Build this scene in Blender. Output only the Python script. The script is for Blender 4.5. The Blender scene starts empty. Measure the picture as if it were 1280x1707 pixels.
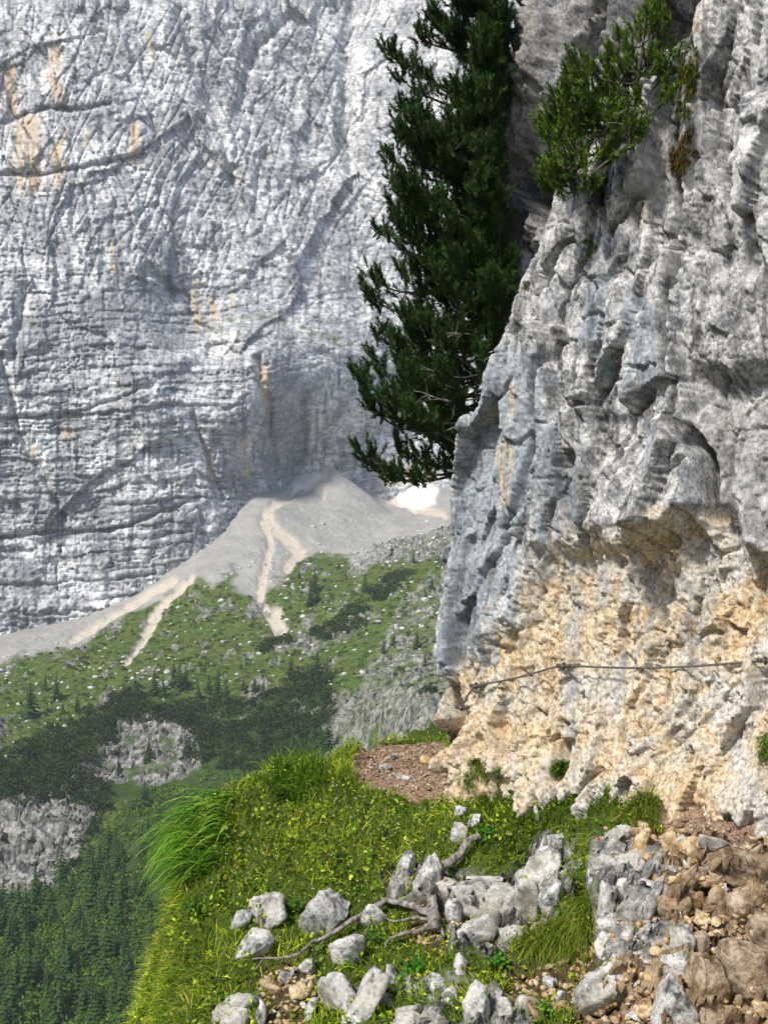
import bpy, math, random
import numpy as np
from mathutils import Matrix, Vector

random.seed(7)
rng = np.random.default_rng(7)
scene = bpy.context.scene
COL = scene.collection

# ------------------------------------------------------------------ camera
F_PX = 2000.0                      # focal length in photograph pixels (1280 x 1707)
PITCH = math.atan((958 - 853.5) / F_PX)
cam_d = bpy.data.cameras.new('camera')
cam = bpy.data.objects.new('camera', cam_d)
COL.objects.link(cam)
cam_d.sensor_fit = 'VERTICAL'
cam_d.sensor_height = 36.0
cam_d.lens = 36.0 * F_PX / 1707.0
cam_d.clip_start = 0.05
cam_d.clip_end = 5000
cam.location = (0, 0, 0)
cam.rotation_euler = (math.pi / 2 + PITCH, 0, 0)
scene.camera = cam

# ------------------------------------------------------------------ light
SUN_TO = Vector((-0.42, -0.58, 0.70)).normalized()     # direction towards the sun
world = bpy.data.worlds.new('World')
scene.world = world
world.use_nodes = True
wn = world.node_tree.nodes
wl = world.node_tree.links
bg = wn['Background']
sky = wn.new('ShaderNodeTexSky')
sky.sky_type = 'NISHITA'
sky.sun_disc = False
sky.sun_elevation = math.asin(SUN_TO.z)
sky.sun_rotation = math.atan2(SUN_TO.x, SUN_TO.y)
sky.air_density = 1.0
sky.dust_density = 4.0
sky.altitude = 1800
wl.new(sky.outputs[0], bg.inputs[0])
bg.inputs[1].default_value = 0.095
sun_d = bpy.data.lights.new('sun', 'SUN')
sun_d.energy = 3.0
sun_d.angle = math.radians(8.0)
sun_d.color = (1.0, 0.95, 0.87)
sun = bpy.data.objects.new('sun', sun_d)
COL.objects.link(sun)
sun.rotation_euler = SUN_TO.to_track_quat('Z', 'Y').to_euler()
sun.location = (-20, -20, 60)

scene.render.engine = 'CYCLES'
scene.cycles.max_bounces = 6
scene.cycles.diffuse_bounces = 3
scene.cycles.transmission_bounces = 3
scene.cycles.volume_bounces = 1
scene.cycles.use_denoising = True
scene.view_settings.view_transform = 'Standard'
scene.view_settings.look = 'None'
scene.view_settings.gamma = 1.0
scene.view_settings.exposure = 0.70

# ------------------------------------------------------------------ helpers
CP, SP = math.cos(PITCH), math.sin(PITCH)


def at(px, py, Y):
    """photograph pixel + distance along the ground (world y) -> world point"""
    cx = (np.asarray(px, float) - 640) / F_PX
    cy = -(np.asarray(py, float) - 853.5) / F_PX
    ry = CP - SP * cy
    rz = SP + CP * cy
    Y = np.asarray(Y, float)
    k = Y / ry
    return np.stack(np.broadcast_arrays(cx * k, Y + 0 * k, rz * k), -1)


def proj(P):
    x, y, z = P[..., 0], P[..., 1], P[..., 2]
    d = np.maximum(CP * y + SP * z, 1e-3)
    u = -SP * y + CP * z
    return 640 + F_PX * x / d, 853.5 - F_PX * u / d


def lin(h):
    h = h.lstrip('#')
    c = [int(h[i:i + 2], 16) / 255 for i in (0, 2, 4)]
    return tuple(((v + 0.055) / 1.055) ** 2.4 if v > 0.04045 else v / 12.92 for v in c)


def sstep(a, b, x):
    t = np.clip((x - a) / (b - a), 0, 1)
    return t * t * (3 - 2 * t)


def hash2(ix, iy, seed):
    h = (ix.astype(np.int64) * 374761393 + iy.astype(np.int64) * 668265263 + seed * 974711) & 0xFFFFFFFF
    h = ((h ^ (h >> 13)) * 1274126177) & 0xFFFFFFFF
    h = ((h ^ (h >> 16)) * 2246822519) & 0xFFFFFFFF
    return ((h ^ (h >> 15)) & 0xFFFFFF) / float(0x1000000)


def perlin(x, y, seed=0):
    ix, iy = np.floor(x), np.floor(y)
    fx, fy = x - ix, y - iy
    ux, uy = fx * fx * fx * (fx * (fx * 6 - 15) + 10), fy * fy * fy * (fy * (fy * 6 - 15) + 10)

    def g(ox, oy):
        a = hash2(ix + ox, iy + oy, seed) * (2 * math.pi)
        return np.cos(a) * (fx - ox) + np.sin(a) * (fy - oy)
    a = g(0, 0)
    b = g(1, 0)
    c = g(0, 1)
    d = g(1, 1)
    return ((a + (b - a) * ux) + ((c + (d - c) * ux) - (a + (b - a) * ux)) * uy) * 1.5


def fbm(x, y, octv=4, gain=0.5, seed=0, lac=2.03):
    r, a, t = 0.0, 1.0, 0.0
    for o in range(octv):
        r = r + a * perlin(x, y, seed + o * 17)
        t += a
        a *= gain
        x = x * lac + 13.7
        y = y * lac + 7.1
    return r / t


def ridged(x, y, octv=4, gain=0.55, seed=0):
    r, a, t = 0.0, 1.0, 0.0
    for o in range(octv):
        r = r + a * (1 - np.abs(perlin(x, y, seed + o * 31)) * 1.8)
        t += a
        a *= gain
        x = x * 2.07 + 3.3
        y = y * 2.07 + 9.2
    return r / t


def facets(x, y, seed=0, tilt=1.0, jit=0.9):
    """broken-rock noise: every voronoi cell a tilted plane; also returns F2-F1 and a cell value"""
    ix, iy = np.floor(x), np.floor(y)
    f1 = np.full(x.shape, 9.0)
    f2 = np.full(x.shape, 9.0)
    h = np.zeros(x.shape)
    cid = np.zeros(x.shape)
    for ox in (-1, 0, 1):
        for oy in (-1, 0, 1):
            cx, cy = ix + ox, iy + oy
            a = hash2(cx, cy, seed)
            b = hash2(cx, cy, seed + 1)
            dx = x - cx - 0.5 - (a - 0.5) * jit
            dy = y - cy - 0.5 - (b - 0.5) * jit
            d = dx * dx + dy * dy
            c = hash2(cx, cy, seed + 2)
            e = hash2(cx, cy, seed + 3)
            hh = (c - 0.5) + tilt * ((a * 7.31 % 1 - 0.5) * 2 * dx + (e - 0.5) * 2 * dy)
            near = d < f1
            f2 = np.where(near, f1, np.minimum(f2, d))
            h = np.where(near, hh, h)
            cid = np.where(near, e, cid)
            f1 = np.where(near, d, f1)
    return h, np.sqrt(f2) - np.sqrt(f1), cid


def courses(x, b, w, h, seed, joint=0.10):
    """bedded rock: uneven courses split by upright joints -> block height, joint mask"""
    k = b / h
    k = k + 0.35 * np.sin(k * 1.7 + seed) + 0.2 * np.sin(k * 0.61 + 2 * seed)
    r = np.floor(k)
    fr = k - r
    ww = w * (0.5 + 1.4 * hash2(r, r * 0, seed))
    q = x / ww + 7.3 * hash2(r, r * 0, seed + 1)
    q = q + 0.3 * np.sin(q * 2.3 + r)
    c = np.floor(q)
    fq = q - c
    hgt = hash2(r, c, seed + 2) - 0.5 + (hash2(r, c, seed + 3) - 0.5) * (fq - 0.5) * 0.8 + 0.5 * (fr - 0.5)
    on_h = hash2(r, np.floor(q * 0.37), seed + 4) > 0.25
    on_v = hash2(r, c, seed + 5) > 0.35
    dh = np.minimum(fr, 1 - fr)
    dv = np.minimum(fq, 1 - fq) * (ww / h)
    j = np.maximum(sstep(joint, joint * 0.25, dh) * on_h, sstep(joint * 0.8, joint * 0.2, dv) * on_v)
    return hgt, j


def pdist(px, py, pts, closed=False):
    """distance in pixels to a polyline"""
    d = np.full(np.shape(px), 1e9)
    P = list(pts) + ([pts[0]] if closed else [])
    for (ax, ay), (bx, by) in zip(P[:-1], P[1:]):
        vx, vy = bx - ax, by - ay
        t = np.clip(((px - ax) * vx + (py - ay) * vy) / (vx * vx + vy * vy + 1e-9), 0, 1)
        d = np.minimum(d, np.hypot(px - ax - t * vx, py - ay - t * vy))
    return d


def blur(A, r, times=2):
    for _ in range(times):
        for ax in (0, 1):
            B = A.copy()
            for k in range(1, r + 1):
                B += np.roll(A, k, ax) + np.roll(A, -k, ax)
            A = B / (2 * r + 1)
    return A


def psdf(px, py, poly):
    """signed distance to a polygon, negative inside"""
    d = pdist(px, py, poly, True)
    ins = np.zeros(np.shape(px), bool)
    n = len(poly)
    for i in range(n):
        ax, ay = poly[i]
        bx, by = poly[(i + 1) % n]
        cond = (ay > py) != (by > py)
        xx = (bx - ax) * (py - ay) / ((by - ay) if by != ay else 1e-9) + ax
        ins ^= cond & (px < xx)
    return np.where(ins, -d, d)


def soft(px, py, poly, w):
    return sstep(w, -w, psdf(px, py, poly))


def tps(src, val, lam=1e-4):
    src = np.asarray(src, float)
    val = np.asarray(val, float)
    n = len(src)
    d2 = ((src[:, None] - src[None]) ** 2).sum(-1)
    K = 0.5 * d2 * np.log(d2 + 1e-12) + lam * np.eye(n)
    Pm = np.c_[np.ones(n), src]
    A = np.block([[K, Pm], [Pm.T, np.zeros((3, 3))]])
    w = np.linalg.solve(A, np.r_[val, np.zeros(3)])

    def ev(x, y):
        r = w[n] + w[n + 1] * x + w[n + 2] * y
        for i in range(n):
            q = (x - src[i, 0]) ** 2 + (y - src[i, 1]) ** 2
            r = r + w[i] * 0.5 * q * np.log(q + 1e-12)
        return r
    return ev


def mesh_from(name, V, Fc, cols=None, smooth=False):
    """V (n,3); Fc (m,k) one face size; cols {name: (n,4)}"""
    V = np.ascontiguousarray(V, np.float32)
    Fc = np.ascontiguousarray(Fc, np.int32)
    me = bpy.data.meshes.new(name)
    m, k = Fc.shape
    me.vertices.add(len(V))
    me.vertices.foreach_set('co', V.ravel())
    me.loops.add(m * k)
    me.loops.foreach_set('vertex_index', Fc.ravel())
    me.polygons.add(m)
    me.polygons.foreach_set('loop_start', np.arange(0, m * k, k, dtype=np.int32))
    me.polygons.foreach_set('loop_total', np.full(m, k, np.int32))
    if smooth:
        me.polygons.foreach_set('use_smooth', np.ones(m, bool))
    for cn, c in (cols or {}).items():
        a = me.color_attributes.new(cn, 'FLOAT_COLOR', 'POINT')
        a.data.foreach_set('color', np.ascontiguousarray(c, np.float32).ravel())
    me.update()
    me.validate()
    return me


def obj(name, me, mat=None, parent=None, label=None, cat=None, group=None, kind=None):
    o = bpy.data.objects.new(name, me)
    COL.objects.link(o)
    if mat is not None and me is not None and not me.materials:
        me.materials.append(mat)
    o.parent = parent
    for k, v in (('label', label), ('category', cat), ('group', group), ('kind', kind)):
        if v:
            o[k] = v
    return o


def grid_faces(nu, nv):
    i = np.arange(nu * nv).reshape(nu, nv)
    return np.stack([i[:-1, :-1], i[1:, :-1], i[1:, 1:], i[:-1, 1:]], -1).reshape(-1, 4)


def varstep(segs):
    """[(start, stop, step), ...] -> increasing coordinates with a varying step"""
    out = [segs[0][0]]
    for a, b, s in segs:
        n = max(1, int(round((b - a) / s)))
        out += list(np.linspace(a, b, n + 1)[1:])
    return np.array(out)


def bil(xs, ys, A, x, y):
    """bilinear lookup of A[ix, iy] over increasing xs, ys"""
    i = np.clip(np.searchsorted(xs, x) - 1, 0, len(xs) - 2)
    j = np.clip(np.searchsorted(ys, y) - 1, 0, len(ys) - 2)
    fx = np.clip((x - xs[i]) / (xs[i + 1] - xs[i]), 0, 1)
    fy = np.clip((y - ys[j]) / (ys[j + 1] - ys[j]), 0, 1)
    return (A[i, j] * (1 - fx) * (1 - fy) + A[i + 1, j] * fx * (1 - fy)
            + A[i, j + 1] * (1 - fx) * fy + A[i + 1, j + 1] * fx * fy)


# ------------------------------------------------------------------ materials
class NT:
    def __init__(self, name):
        self.m = bpy.data.materials.new(name)
        self.m.use_nodes = True
        self.t = self.m.node_tree
        self.n = self.t.nodes
        self.n.clear()
        self.out = self.n.new('ShaderNodeOutputMaterial')
        geo = self.n.new('ShaderNodeNewGeometry')
        self.pos = geo.outputs['Position']

    def link(self, a, b):
        self.t.links.new(a, b)

    def vec(self, sc):
        mp = self.n.new('ShaderNodeMapping')
        mp.inputs['Scale'].default_value = sc
        self.link(self.pos, mp.inputs[0])
        return mp.outputs[0]

    def noise(self, scale, detail=5, rough=0.6, vec=None, dist=0.0):
        t = self.n.new('ShaderNodeTexNoise')
        t.inputs['Scale'].default_value = scale
        t.inputs['Detail'].default_value = detail
        t.inputs['Roughness'].default_value = rough
        t.inputs['Distortion'].default_value = dist
        self.link(vec if vec is not None else self.pos, t.inputs['Vector'])
        return t.outputs[0]

    def voro(self, scale, vec=None, feat='F1', out=0):
        t = self.n.new('ShaderNodeTexVoronoi')
        t.feature = feat
        t.inputs['Scale'].default_value = scale
        self.link(vec if vec is not None else self.pos, t.inputs['Vector'])
        return t.outputs[out]

    def ramp(self, fac, stops):
        r = self.n.new('ShaderNodeValToRGB')
        e = r.color_ramp.elements
        while len(e) < len(stops):
            e.new(0.5)
        for i, (p, c) in enumerate(stops):
            e[i].position = p
            c = (c, c, c) if isinstance(c, (int, float)) else c
            e[i].color = (c[0], c[1], c[2], 1)
        self.link(fac, r.inputs[0])
        return r.outputs[0]

    def mix(self, fac, a, b, mode='MIX'):
        x = self.n.new('ShaderNodeMix')
        x.data_type = 'RGBA'
        x.blend_type = mode
        for s, v in ((x.inputs[0], fac), (x.inputs[6], a), (x.inputs[7], b)):
            if isinstance(v, (int, float)):
                s.default_value = v
            elif isinstance(v, tuple):
                s.default_value = (v[0], v[1], v[2], 1)
            else:
                self.link(v, s)
        return x.outputs[2]

    def math(self, op, a, b=0.0, clamp=False):
        x = self.n.new('ShaderNodeMath')
        x.operation = op
        x.use_clamp = clamp
        for s, v in ((x.inputs[0], a), (x.inputs[1], b)):
            if isinstance(v, (int, float)):
                s.default_value = v
            else:
                self.link(v, s)
        return x.outputs[0]

    def attr(self, name):
        a = self.n.new('ShaderNodeAttribute')
        a.attribute_name = name
        return a

    def mask(self, name):
        a = self.attr(name)
        s = self.n.new('ShaderNodeSeparateColor')
        self.link(a.outputs['Color'], s.inputs[0])
        return s.outputs[0], s.outputs[1], s.outputs[2], a.outputs['Alpha']

    def bump(self, h, strength, dist):
        b = self.n.new('ShaderNodeBump')
        b.inputs['Strength'].default_value = strength
        b.inputs['Distance'].default_value = dist
        self.link(h, b.inputs['Height'])
        return b.outputs[0]

    def done(self, color, rough=0.9, normal=None, spec=0.2, trans=None):
        p = self.n.new('ShaderNodeBsdfPrincipled')
        if isinstance(color, tuple):
            p.inputs['Base Color'].default_value = (*color, 1)
        else:
            self.link(color, p.inputs['Base Color'])
        p.inputs['Roughness'].default_value = rough
        p.inputs['Specular IOR Level'].default_value = spec
        if normal is not None:
            self.link(normal, p.inputs['Normal'])
        s = p.outputs[0]
        if trans:
            tr = self.n.new('ShaderNodeBsdfTranslucent')
            if isinstance(color, tuple):
                tr.inputs[0].default_value = (*color, 1)
            else:
                self.link(color, tr.inputs[0])
            mx = self.n.new('ShaderNodeMixShader')
            mx.inputs[0].default_value = trans
            self.link(s, mx.inputs[1])
            self.link(tr.outputs[0], mx.inputs[2])
            s = mx.outputs[0]
        self.link(s, self.out.inputs[0])
        return self.m


def mat_near_rock(name, brown=0.0):
    """mask: R ochre rock, G dark stain (plus painted shade on the upper cliff), B blue-grey streak, A pale lichen-free rock"""
    t = NT(name)
    R, G, B, A = t.mask('mask')
    n1 = t.noise(5, 8, 0.7)
    n2 = t.noise(26, 6, 0.7)
    n3 = t.noise(90, 3, 0.6)
    grey = t.ramp(n1, [(0.37, (0.11, 0.11, 0.113)), (0.47, (0.31, 0.305, 0.30)), (0.57, (0.55, 0.54, 0.52))])
    spk = t.ramp(n2, [(0.38, 0.26), (0.48, 0.80), (0.58, 1.18)])
    grey = t.mix(0.8, grey, spk, 'MULTIPLY')
    ochre = t.ramp(n2, [(0.36, (0.19, 0.13, 0.075)), (0.43, (0.40, 0.31, 0.19)), (0.52, (0.54, 0.445, 0.305)), (0.61, (0.66, 0.59, 0.47))])
    oz = t.ramp(n1, [(0.34, (1.0, 0.84, 0.62)), (0.46, (1.0, 0.97, 0.93)), (0.54, (0.98, 1.0, 1.05)), (0.62, (0.55, 0.58, 0.64))])
    ochre = t.mix(0.75, ochre, oz, 'MULTIPLY')
    n0 = t.noise(1.7, 5, 0.62, None, 0.6)
    ochre = t.mix(t.ramp(n0, [(0.47, 0.0), (0.58, 0.85)]), ochre, t.mix(0.8, (0.50, 0.48, 0.44), spk, 'MULTIPLY'))
    ochre = t.mix(t.ramp(n0, [(0.30, 0.7), (0.43, 0.0)]), ochre, t.mix(0.8, (0.50, 0.33, 0.17), spk, 'MULTIPLY'))
    blue = t.ramp(n2, [(0.30, (0.13, 0.155, 0.18)), (0.55, (0.27, 0.315, 0.35)), (0.72, (0.40, 0.44, 0.47))])
    c = t.mix(B, grey, blue)
    c = t.mix(R, c, ochre)
    dk = t.ramp(n2, [(0.3, (0.035, 0.035, 0.037)), (0.65, (0.16, 0.155, 0.15))])
    c = t.mix(G, c, dk)
    wht = t.ramp(n3, [(0.3, (0.44, 0.43, 0.40)), (0.65, (0.66, 0.65, 0.62))])
    c = t.mix(A, c, wht)
    if brown:
        c = t.mix(brown, c, (0.30, 0.18, 0.10), 'MULTIPLY')
    h = t.math('ADD', t.math('MULTIPLY', n2, 0.7), t.math('MULTIPLY', n3, 0.35))
    return t.done(c, 0.92, t.bump(h, 0.55, 0.014))


def mat_stone(name, dark, mid, light, warm):
    t = NT(name)
    oi = t.n.new('ShaderNodeObjectInfo')
    n1 = t.noise(7, 7, 0.68)
    n2 = t.noise(38, 5, 0.65)
    c = t.ramp(n1, [(0.38, dark), (0.46, mid), (0.56, light)])
    c = t.mix(0.65, c, t.ramp(n2, [(0.36, 0.30), (0.48, 0.90), (0.62, 1.2)]), 'MULTIPLY')
    c = t.mix(t.math('MULTIPLY', t.ramp(t.noise(3.3, 3, 0.5), [(0.45, 0.0), (0.65, 1.0)]), 0.55), c, warm)
    c = t.mix(0.6, c, t.ramp(oi.outputs['Random'], [(0.0, 0.78), (1.0, 1.12)]), 'MULTIPLY')
    return t.done(c, 0.9, t.bump(t.math('ADD', n1, t.math('MULTIPLY', n2, 0.5)), 0.8, 0.025))


def mat_vcol(name, rough=0.7, trans=None, spec=0.15, vary=None):
    t = NT(name)
    c = t.attr('col').outputs['Color']
    if vary:
        c = t.mix(0.8, c, t.ramp(t.noise(vary, 3, 0.6), [(0.3, 0.6), (0.7, 1.3)]), 'MULTIPLY')
    return t.done(c, rough, None, spec, trans)


M_WALL = mat_near_rock('near_limestone')
M_STONE = mat_stone('grey_stone', (0.09, 0.09, 0.082), (0.34, 0.335, 0.32), (0.60, 0.585, 0.555), (0.42, 0.38, 0.29))
M_TAN = mat_stone('tan_stone', (0.20, 0.13, 0.07), (0.45, 0.32, 0.17), (0.62, 0.50, 0.33), (0.50, 0.30, 0.10))
M_BROWN = mat_stone('brown_stone', (0.08, 0.056, 0.034), (0.25, 0.185, 0.12), (0.46, 0.38, 0.28), (0.36, 0.22, 0.10))
M_GRASS = mat_vcol('grass_blades', 0.55, 0.35)
M_LEAF = mat_vcol('herb_leaves', 0.5, 0.3)
M_NEEDLE = mat_vcol('pine_needles', 0.5, 0.12)
M_SCRUB = mat_vcol('scrub_leaves', 0.7, 0.15)


def mat_bark(name, a, b):
    t = NT(name)
    n = t.noise(30, 6, 0.7, t.vec((1, 1, 0.35)))
    c = t.ramp(n, [(0.35, a), (0.65, b)])
    return t.done(c, 0.9, t.bump(n, 0.8, 0.01))


M_BARK = mat_bark('pine_bark', (0.035, 0.028, 0.022), (0.14, 0.115, 0.09))
M_DEAD = mat_bark('weathered_wood', (0.05, 0.042, 0.035), (0.36, 0.325, 0.285))
tmp = NT('rusty_steel')
M_STEEL = tmp.done(tmp.ramp(tmp.noise(60, 4), [(0.35, (0.05, 0.038, 0.03)), (0.65, (0.15, 0.125, 0.11))]), 0.55, None, 0.5)


# ------------------------------------------------------------------ far mountain wall
def build_mountain():
    us = varstep([(-0.60, -0.335, 0.006), (-0.335, 0.075, 0.00118), (0.075, 0.30, 0.012)])
    vs = varstep([(-0.10, -0.06, 0.004), (-0.06, 0.485, 0.00118), (0.485, 0.60, 0.006)])
    U, Vv = np.meshgrid(us, vs, indexing='ij')
    ctl = [(0, 1060, 440), (0, 850, 452), (0, 600, 470), (0, 400, 505), (0, 300, 525), (0, 200, 545), (0, 0, 585),
           (130, 1035, 448), (130, 700, 478), (130, 300, 545), (130, 0, 600),
           (250, 985, 468), (250, 800, 478), (250, 620, 495), (250, 440, 545), (250, 200, 590), (250, 0, 625),
           (370, 900, 498), (350, 760, 503), (330, 640, 512), (340, 540, 560), (370, 400, 590), (370, 200, 625), (400, 0, 660),
           (440, 840, 540), (420, 700, 520), (440, 580, 538), (480, 540, 585), (470, 400, 610), (480, 200, 650), (490, 0, 690),
           (500, 790, 604), (490, 690, 560), (520, 610, 568), (560, 560, 600),
           (560, 790, 620), (590, 680, 605), (600, 590, 606), (600, 450, 640), (580, 290, 668), (580, 150, 690), (585, 0, 722),
           (640, 820, 615), (700, 800, 625), (760, 800, 630), (680, 600, 640), (740, 600, 650), (640, 300, 668), (660, 150, 685), (700, 0, 715), (800, 300, 690),
           (-300, 1000, 400), (-300, 300, 480), (-300, -200, 560), (0, -250, 640), (500, -250, 740), (1000, 800, 640), (1000, 0, 720), (1300, 500, 700)]
    P = np.array([at(*c) for c in ctl])
    ev = tps(np.c_[P[:, 0] / P[:, 1], P[:, 2] / P[:, 1]], P[:, 1], 2e-5)
    Y = ev(U, Vv)
    X, Z = U * 560, Vv * 560
    px, py = proj(np.stack([U * Y, Y, Vv * Y], -1))
    # bedding: tilted, gently warped
    w = fbm(X / 60, Z / 60, 4, seed=3)
    b = Z - 0.05 * X - 0.16 * np.maximum(0, X + 75) + 6 * w + 1.6 * fbm(X / 14, Z / 14, 3, seed=5)
    bed = np.zeros_like(b)
    for per, amp, sd in ((11.0, 1.0, 1), (4.3, 0.62, 2), (2.1, 0.30, 9)):
        k = b / per + 0.5 * perlin(X / (per * 9), Z / (per * 9), 40 + sd)
        fk = k - np.floor(k)
        br = 0.30 + 0.70 * hash2(np.floor(k), np.floor(X / (per * 6) + 5 * hash2(np.floor(k), np.floor(k) * 0, 60)), 70 + sd)
        saw = np.where(fk < 0.86, fk / 0.86, (1 - fk) / 0.14)        # ledges: face leans out, then a notch
        bed = bed + amp * br * (saw - 0.5)
    # strength of the layering: strong low left and in the recess, weak in the upper right
    lay = 0.22 + 0.85 * sstep(400, 620, py) * sstep(720, 560, px) + 0.45 * sstep(230, 330, py) * sstep(520, 300, px)
    Dp = -0.7 * lay * bed * (0.45 + 0.9 * sstep(-0.25, 0.3, fbm(X / 18, Z / 9, 3, seed=47)))
    # fluting and gullies
    fl = ridged((X + 0.25 * Z) / 26, Z / 75, 4, 0.55, 11)
    Dp += 4.5 * (fl - 0.5) * (0.35 + 0.65 * sstep(640, 300, py))
    dg = ridged((X * 0.85 + 0.5 * Z) / 34, (Z * 0.85 - 0.5 * X) / 90, 5, 0.6, 19)
    Dp += 6.5 * (dg - 0.5) * sstep(330, 520, px + 0.25 * (500 - py)) * sstep(560, 380, py)
    f1, e1, c1 = facets(X / 9 + 0.6 * w, Z / 15, 21, 1.2)
    Dp += 1.1 * f1
    f2, e2, c2 = facets(X / 3.4, Z / 3.0 + w, 25, 1.2)
    Dp += 0.7 * f2
    bw = b + 1.2 * fbm(X / 6, Z / 6, 3, seed=43)
    xw = X + 2.5 * fbm(X / 9, Z / 9, 3, seed=42)
    k1, j1 = courses(xw, bw, 22.0, 7.0, 441, 0.11)
    k2, j2 = courses(xw, bw, 8.0, 2.6, 451, 0.17)
    on = sstep(-0.30, 0.25, fbm(X / 26, Z / 20, 4, seed=46))
    Dp += lay * (0.9 * k1 + 1.3 * j1 * sstep(-0.2, 0.2, fbm(X / 40, Z / 12, 3, seed=48)) + on * (0.75 * k2 + 0.9 * j2))
    k3, j3 = courses(xw, bw + 0.3 * perlin(X / 3, Z / 3, 49), 4.5, 1.5, 457, 0.2)
    Dp += 0.55 * k3 * np.minimum(1, lay + 0.3)
    # slanting fractures of the upper face
    xr, zr = X * 0.88 + Z * 0.47, Z * 0.88 - X * 0.47
    fr1 = np.abs(perlin(xr / 9 + 0.4 * w, zr / 60, 471))
    fr2 = np.abs(perlin((X * 0.9 - Z * 0.35) / 7 + 0.4 * w, (Z * 0.9 + X * 0.35) / 48, 473))
    hi = sstep(600, 330, py)
    Dp += hi * (2.4 * sstep(0.10, 0.0, fr1) + 1.8 * sstep(0.09, 0.0, fr2) + 0.9 * fbm(xr / 3, zr / 14, 4, 0.6, 475))
    # great slabs and ramps
    s1, _, _ = facets(X / 48 + 0.25 * Z / 48 + 0.5 * w, Z / 75 - 0.3 * X / 75, 461, 1.3)
    s2, _, _ = facets(X / 20 - 0.3 * Z / 20 + 0.5 * w, Z / 34 + 0.35 * X / 34, 465, 1.3)
    Dp += (5.0 * s1 + 2.0 * s2) * (0.55 + 0.45 * sstep(700, 450, py))
    f3, e3, c3 = facets(X / 1.5, Z / 1.1, 29, 1.2)
    Dp += 0.42 * f3
    Dp += 1.6 * fbm(X / 30, Z / 30, 4, 0.5, 33)
    # named features: gully V, crack lines, arch edge, ledges
    wx, wy = px + 8 * fbm(X / 12, Z / 12, 3, seed=51), py + 8 * fbm(X / 12, Z / 12, 3, seed=52)
    for pts, wd, dep in (
            ([(590, 0), (575, 120), (578, 210), (585, 280)], 12, 9), ([(480, 30), (420, 90), (400, 180), (440, 260)], 9, 5),
            ([(300, 20), (330, 120), (360, 200), (390, 300)], 9, 6), ([(140, 20), (215, 110), (225, 140)], 7, 4),
            ([(0, 290), (90, 288), (240, 260)], 4, 5), ([(0, 205), (70, 185), (180, 175)], 4, 4),
            ([(250, 450), (275, 470), (290, 500)], 9, 7), ([(40, 480), (30, 560), (20, 600)], 9, 5), ([(0, 590), (30, 720), (110, 860)], 5, 5),
            ([(320, 690), (345, 760), (370, 830)], 6, 6), ([(430, 600), (450, 700), (458, 800)], 8, 8), ([(500, 670), (505, 730), (490, 790)], 9, 7),
            ([(0, 895), (60, 890), (200, 880), (330, 830)], 4, 5), ([(0, 700), (120, 690), (260, 640)], 3, 3)):
        Dp += dep * np.exp(-(pdist(wx, wy, pts) / wd) ** 2)
    rim = [(300, 600), (340, 570), (400, 545), (460, 548), (540, 575), (650, 610)]
    Dp -= 7 * np.exp(-(pdist(wx, wy, rim) / 14) ** 2)
    Y2 = Y + Dp
    Pts = np.stack([U * Y2, Y2, Vv * Y2], -1)
    # masks
    tan = np.zeros_like(px)
    for pts, wd in (([(20, 120), (22, 180)], 16), ([(88, 80), (100, 170)], 15), ([(45, 210), (50, 300)], 30), ([(95, 250), (98, 305)], 12),
                    ([(228, 210), (228, 270)], 11), ([(145, 220), (146, 245)], 6), ([(105, 220), (105, 280)], 6), ([(250, 60), (258, 95)], 6),
                    ([(325, 470), (330, 540)], 9), ([(356, 500), (360, 530)], 8), ([(388, 490), (389, 515)], 5), ([(188, 410), (189, 450)], 5),
                    ([(445, 615), (442, 690)], 11), ([(405, 740), (412, 790)], 9), ([(110, 720), (118, 722)], 12), ([(350, 760), (358, 790)], 7),
                    ([(60, 750), (62, 760)], 6), ([(700, 790), (712, 800)], 22), ([(640, 800), (690, 800)], 12)):
        tan = np.maximum(tan, sstep(wd * 1.3, wd * 0.2, pdist(wx + 3 * c1, py + 14 * fbm(X / 1.6, Z / 30, 3, seed=81), pts)))
    tan *= 0.25 + 0.70 * sstep(-0.25, 0.12, fbm(X / 2.2, Z / 22, 3, seed=80))
    st = fbm(X / 3.2, Z / 42, 4, 0.6, 61)
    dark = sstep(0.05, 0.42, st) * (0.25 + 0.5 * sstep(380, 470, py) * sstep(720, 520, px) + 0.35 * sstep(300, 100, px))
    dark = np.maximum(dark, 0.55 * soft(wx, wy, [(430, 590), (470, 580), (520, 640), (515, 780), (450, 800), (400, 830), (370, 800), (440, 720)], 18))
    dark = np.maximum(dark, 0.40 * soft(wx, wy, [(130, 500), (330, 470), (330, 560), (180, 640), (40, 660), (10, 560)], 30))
    crack = np.maximum(np.maximum(sstep(0.07, 0.01, e1) * 0.6, sstep(0.08, 0.0, e2) * 0.3), np.maximum(np.maximum(0.7 * j1, 0.6 * on * j2) * np.minimum(lay, 1), hi * 0.6 * np.maximum(sstep(0.07, 0.0, fr1), sstep(0.06, 0.0, fr2)))) * sstep(-0.35, 0.15, fbm(X / 11, Z / 11, 3, seed=95))  # dark staining of the joints, with their shadow painted into the colour
    ledge = sstep(0.1, 0.8, bed) * lay
    green = np.exp(-(pdist(wx, wy + 4, [(330, 560), (400, 535), (470, 540), (600, 585), (660, 610)]) / 9) ** 2) * sstep(-0.1, 0.3, fbm(X / 5, Z / 3, 3, seed=90))
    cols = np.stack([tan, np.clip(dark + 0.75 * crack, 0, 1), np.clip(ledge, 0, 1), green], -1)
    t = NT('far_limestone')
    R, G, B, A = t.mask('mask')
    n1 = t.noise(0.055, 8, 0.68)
    n2 = t.noise(0.33, 6, 0.7)
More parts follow.
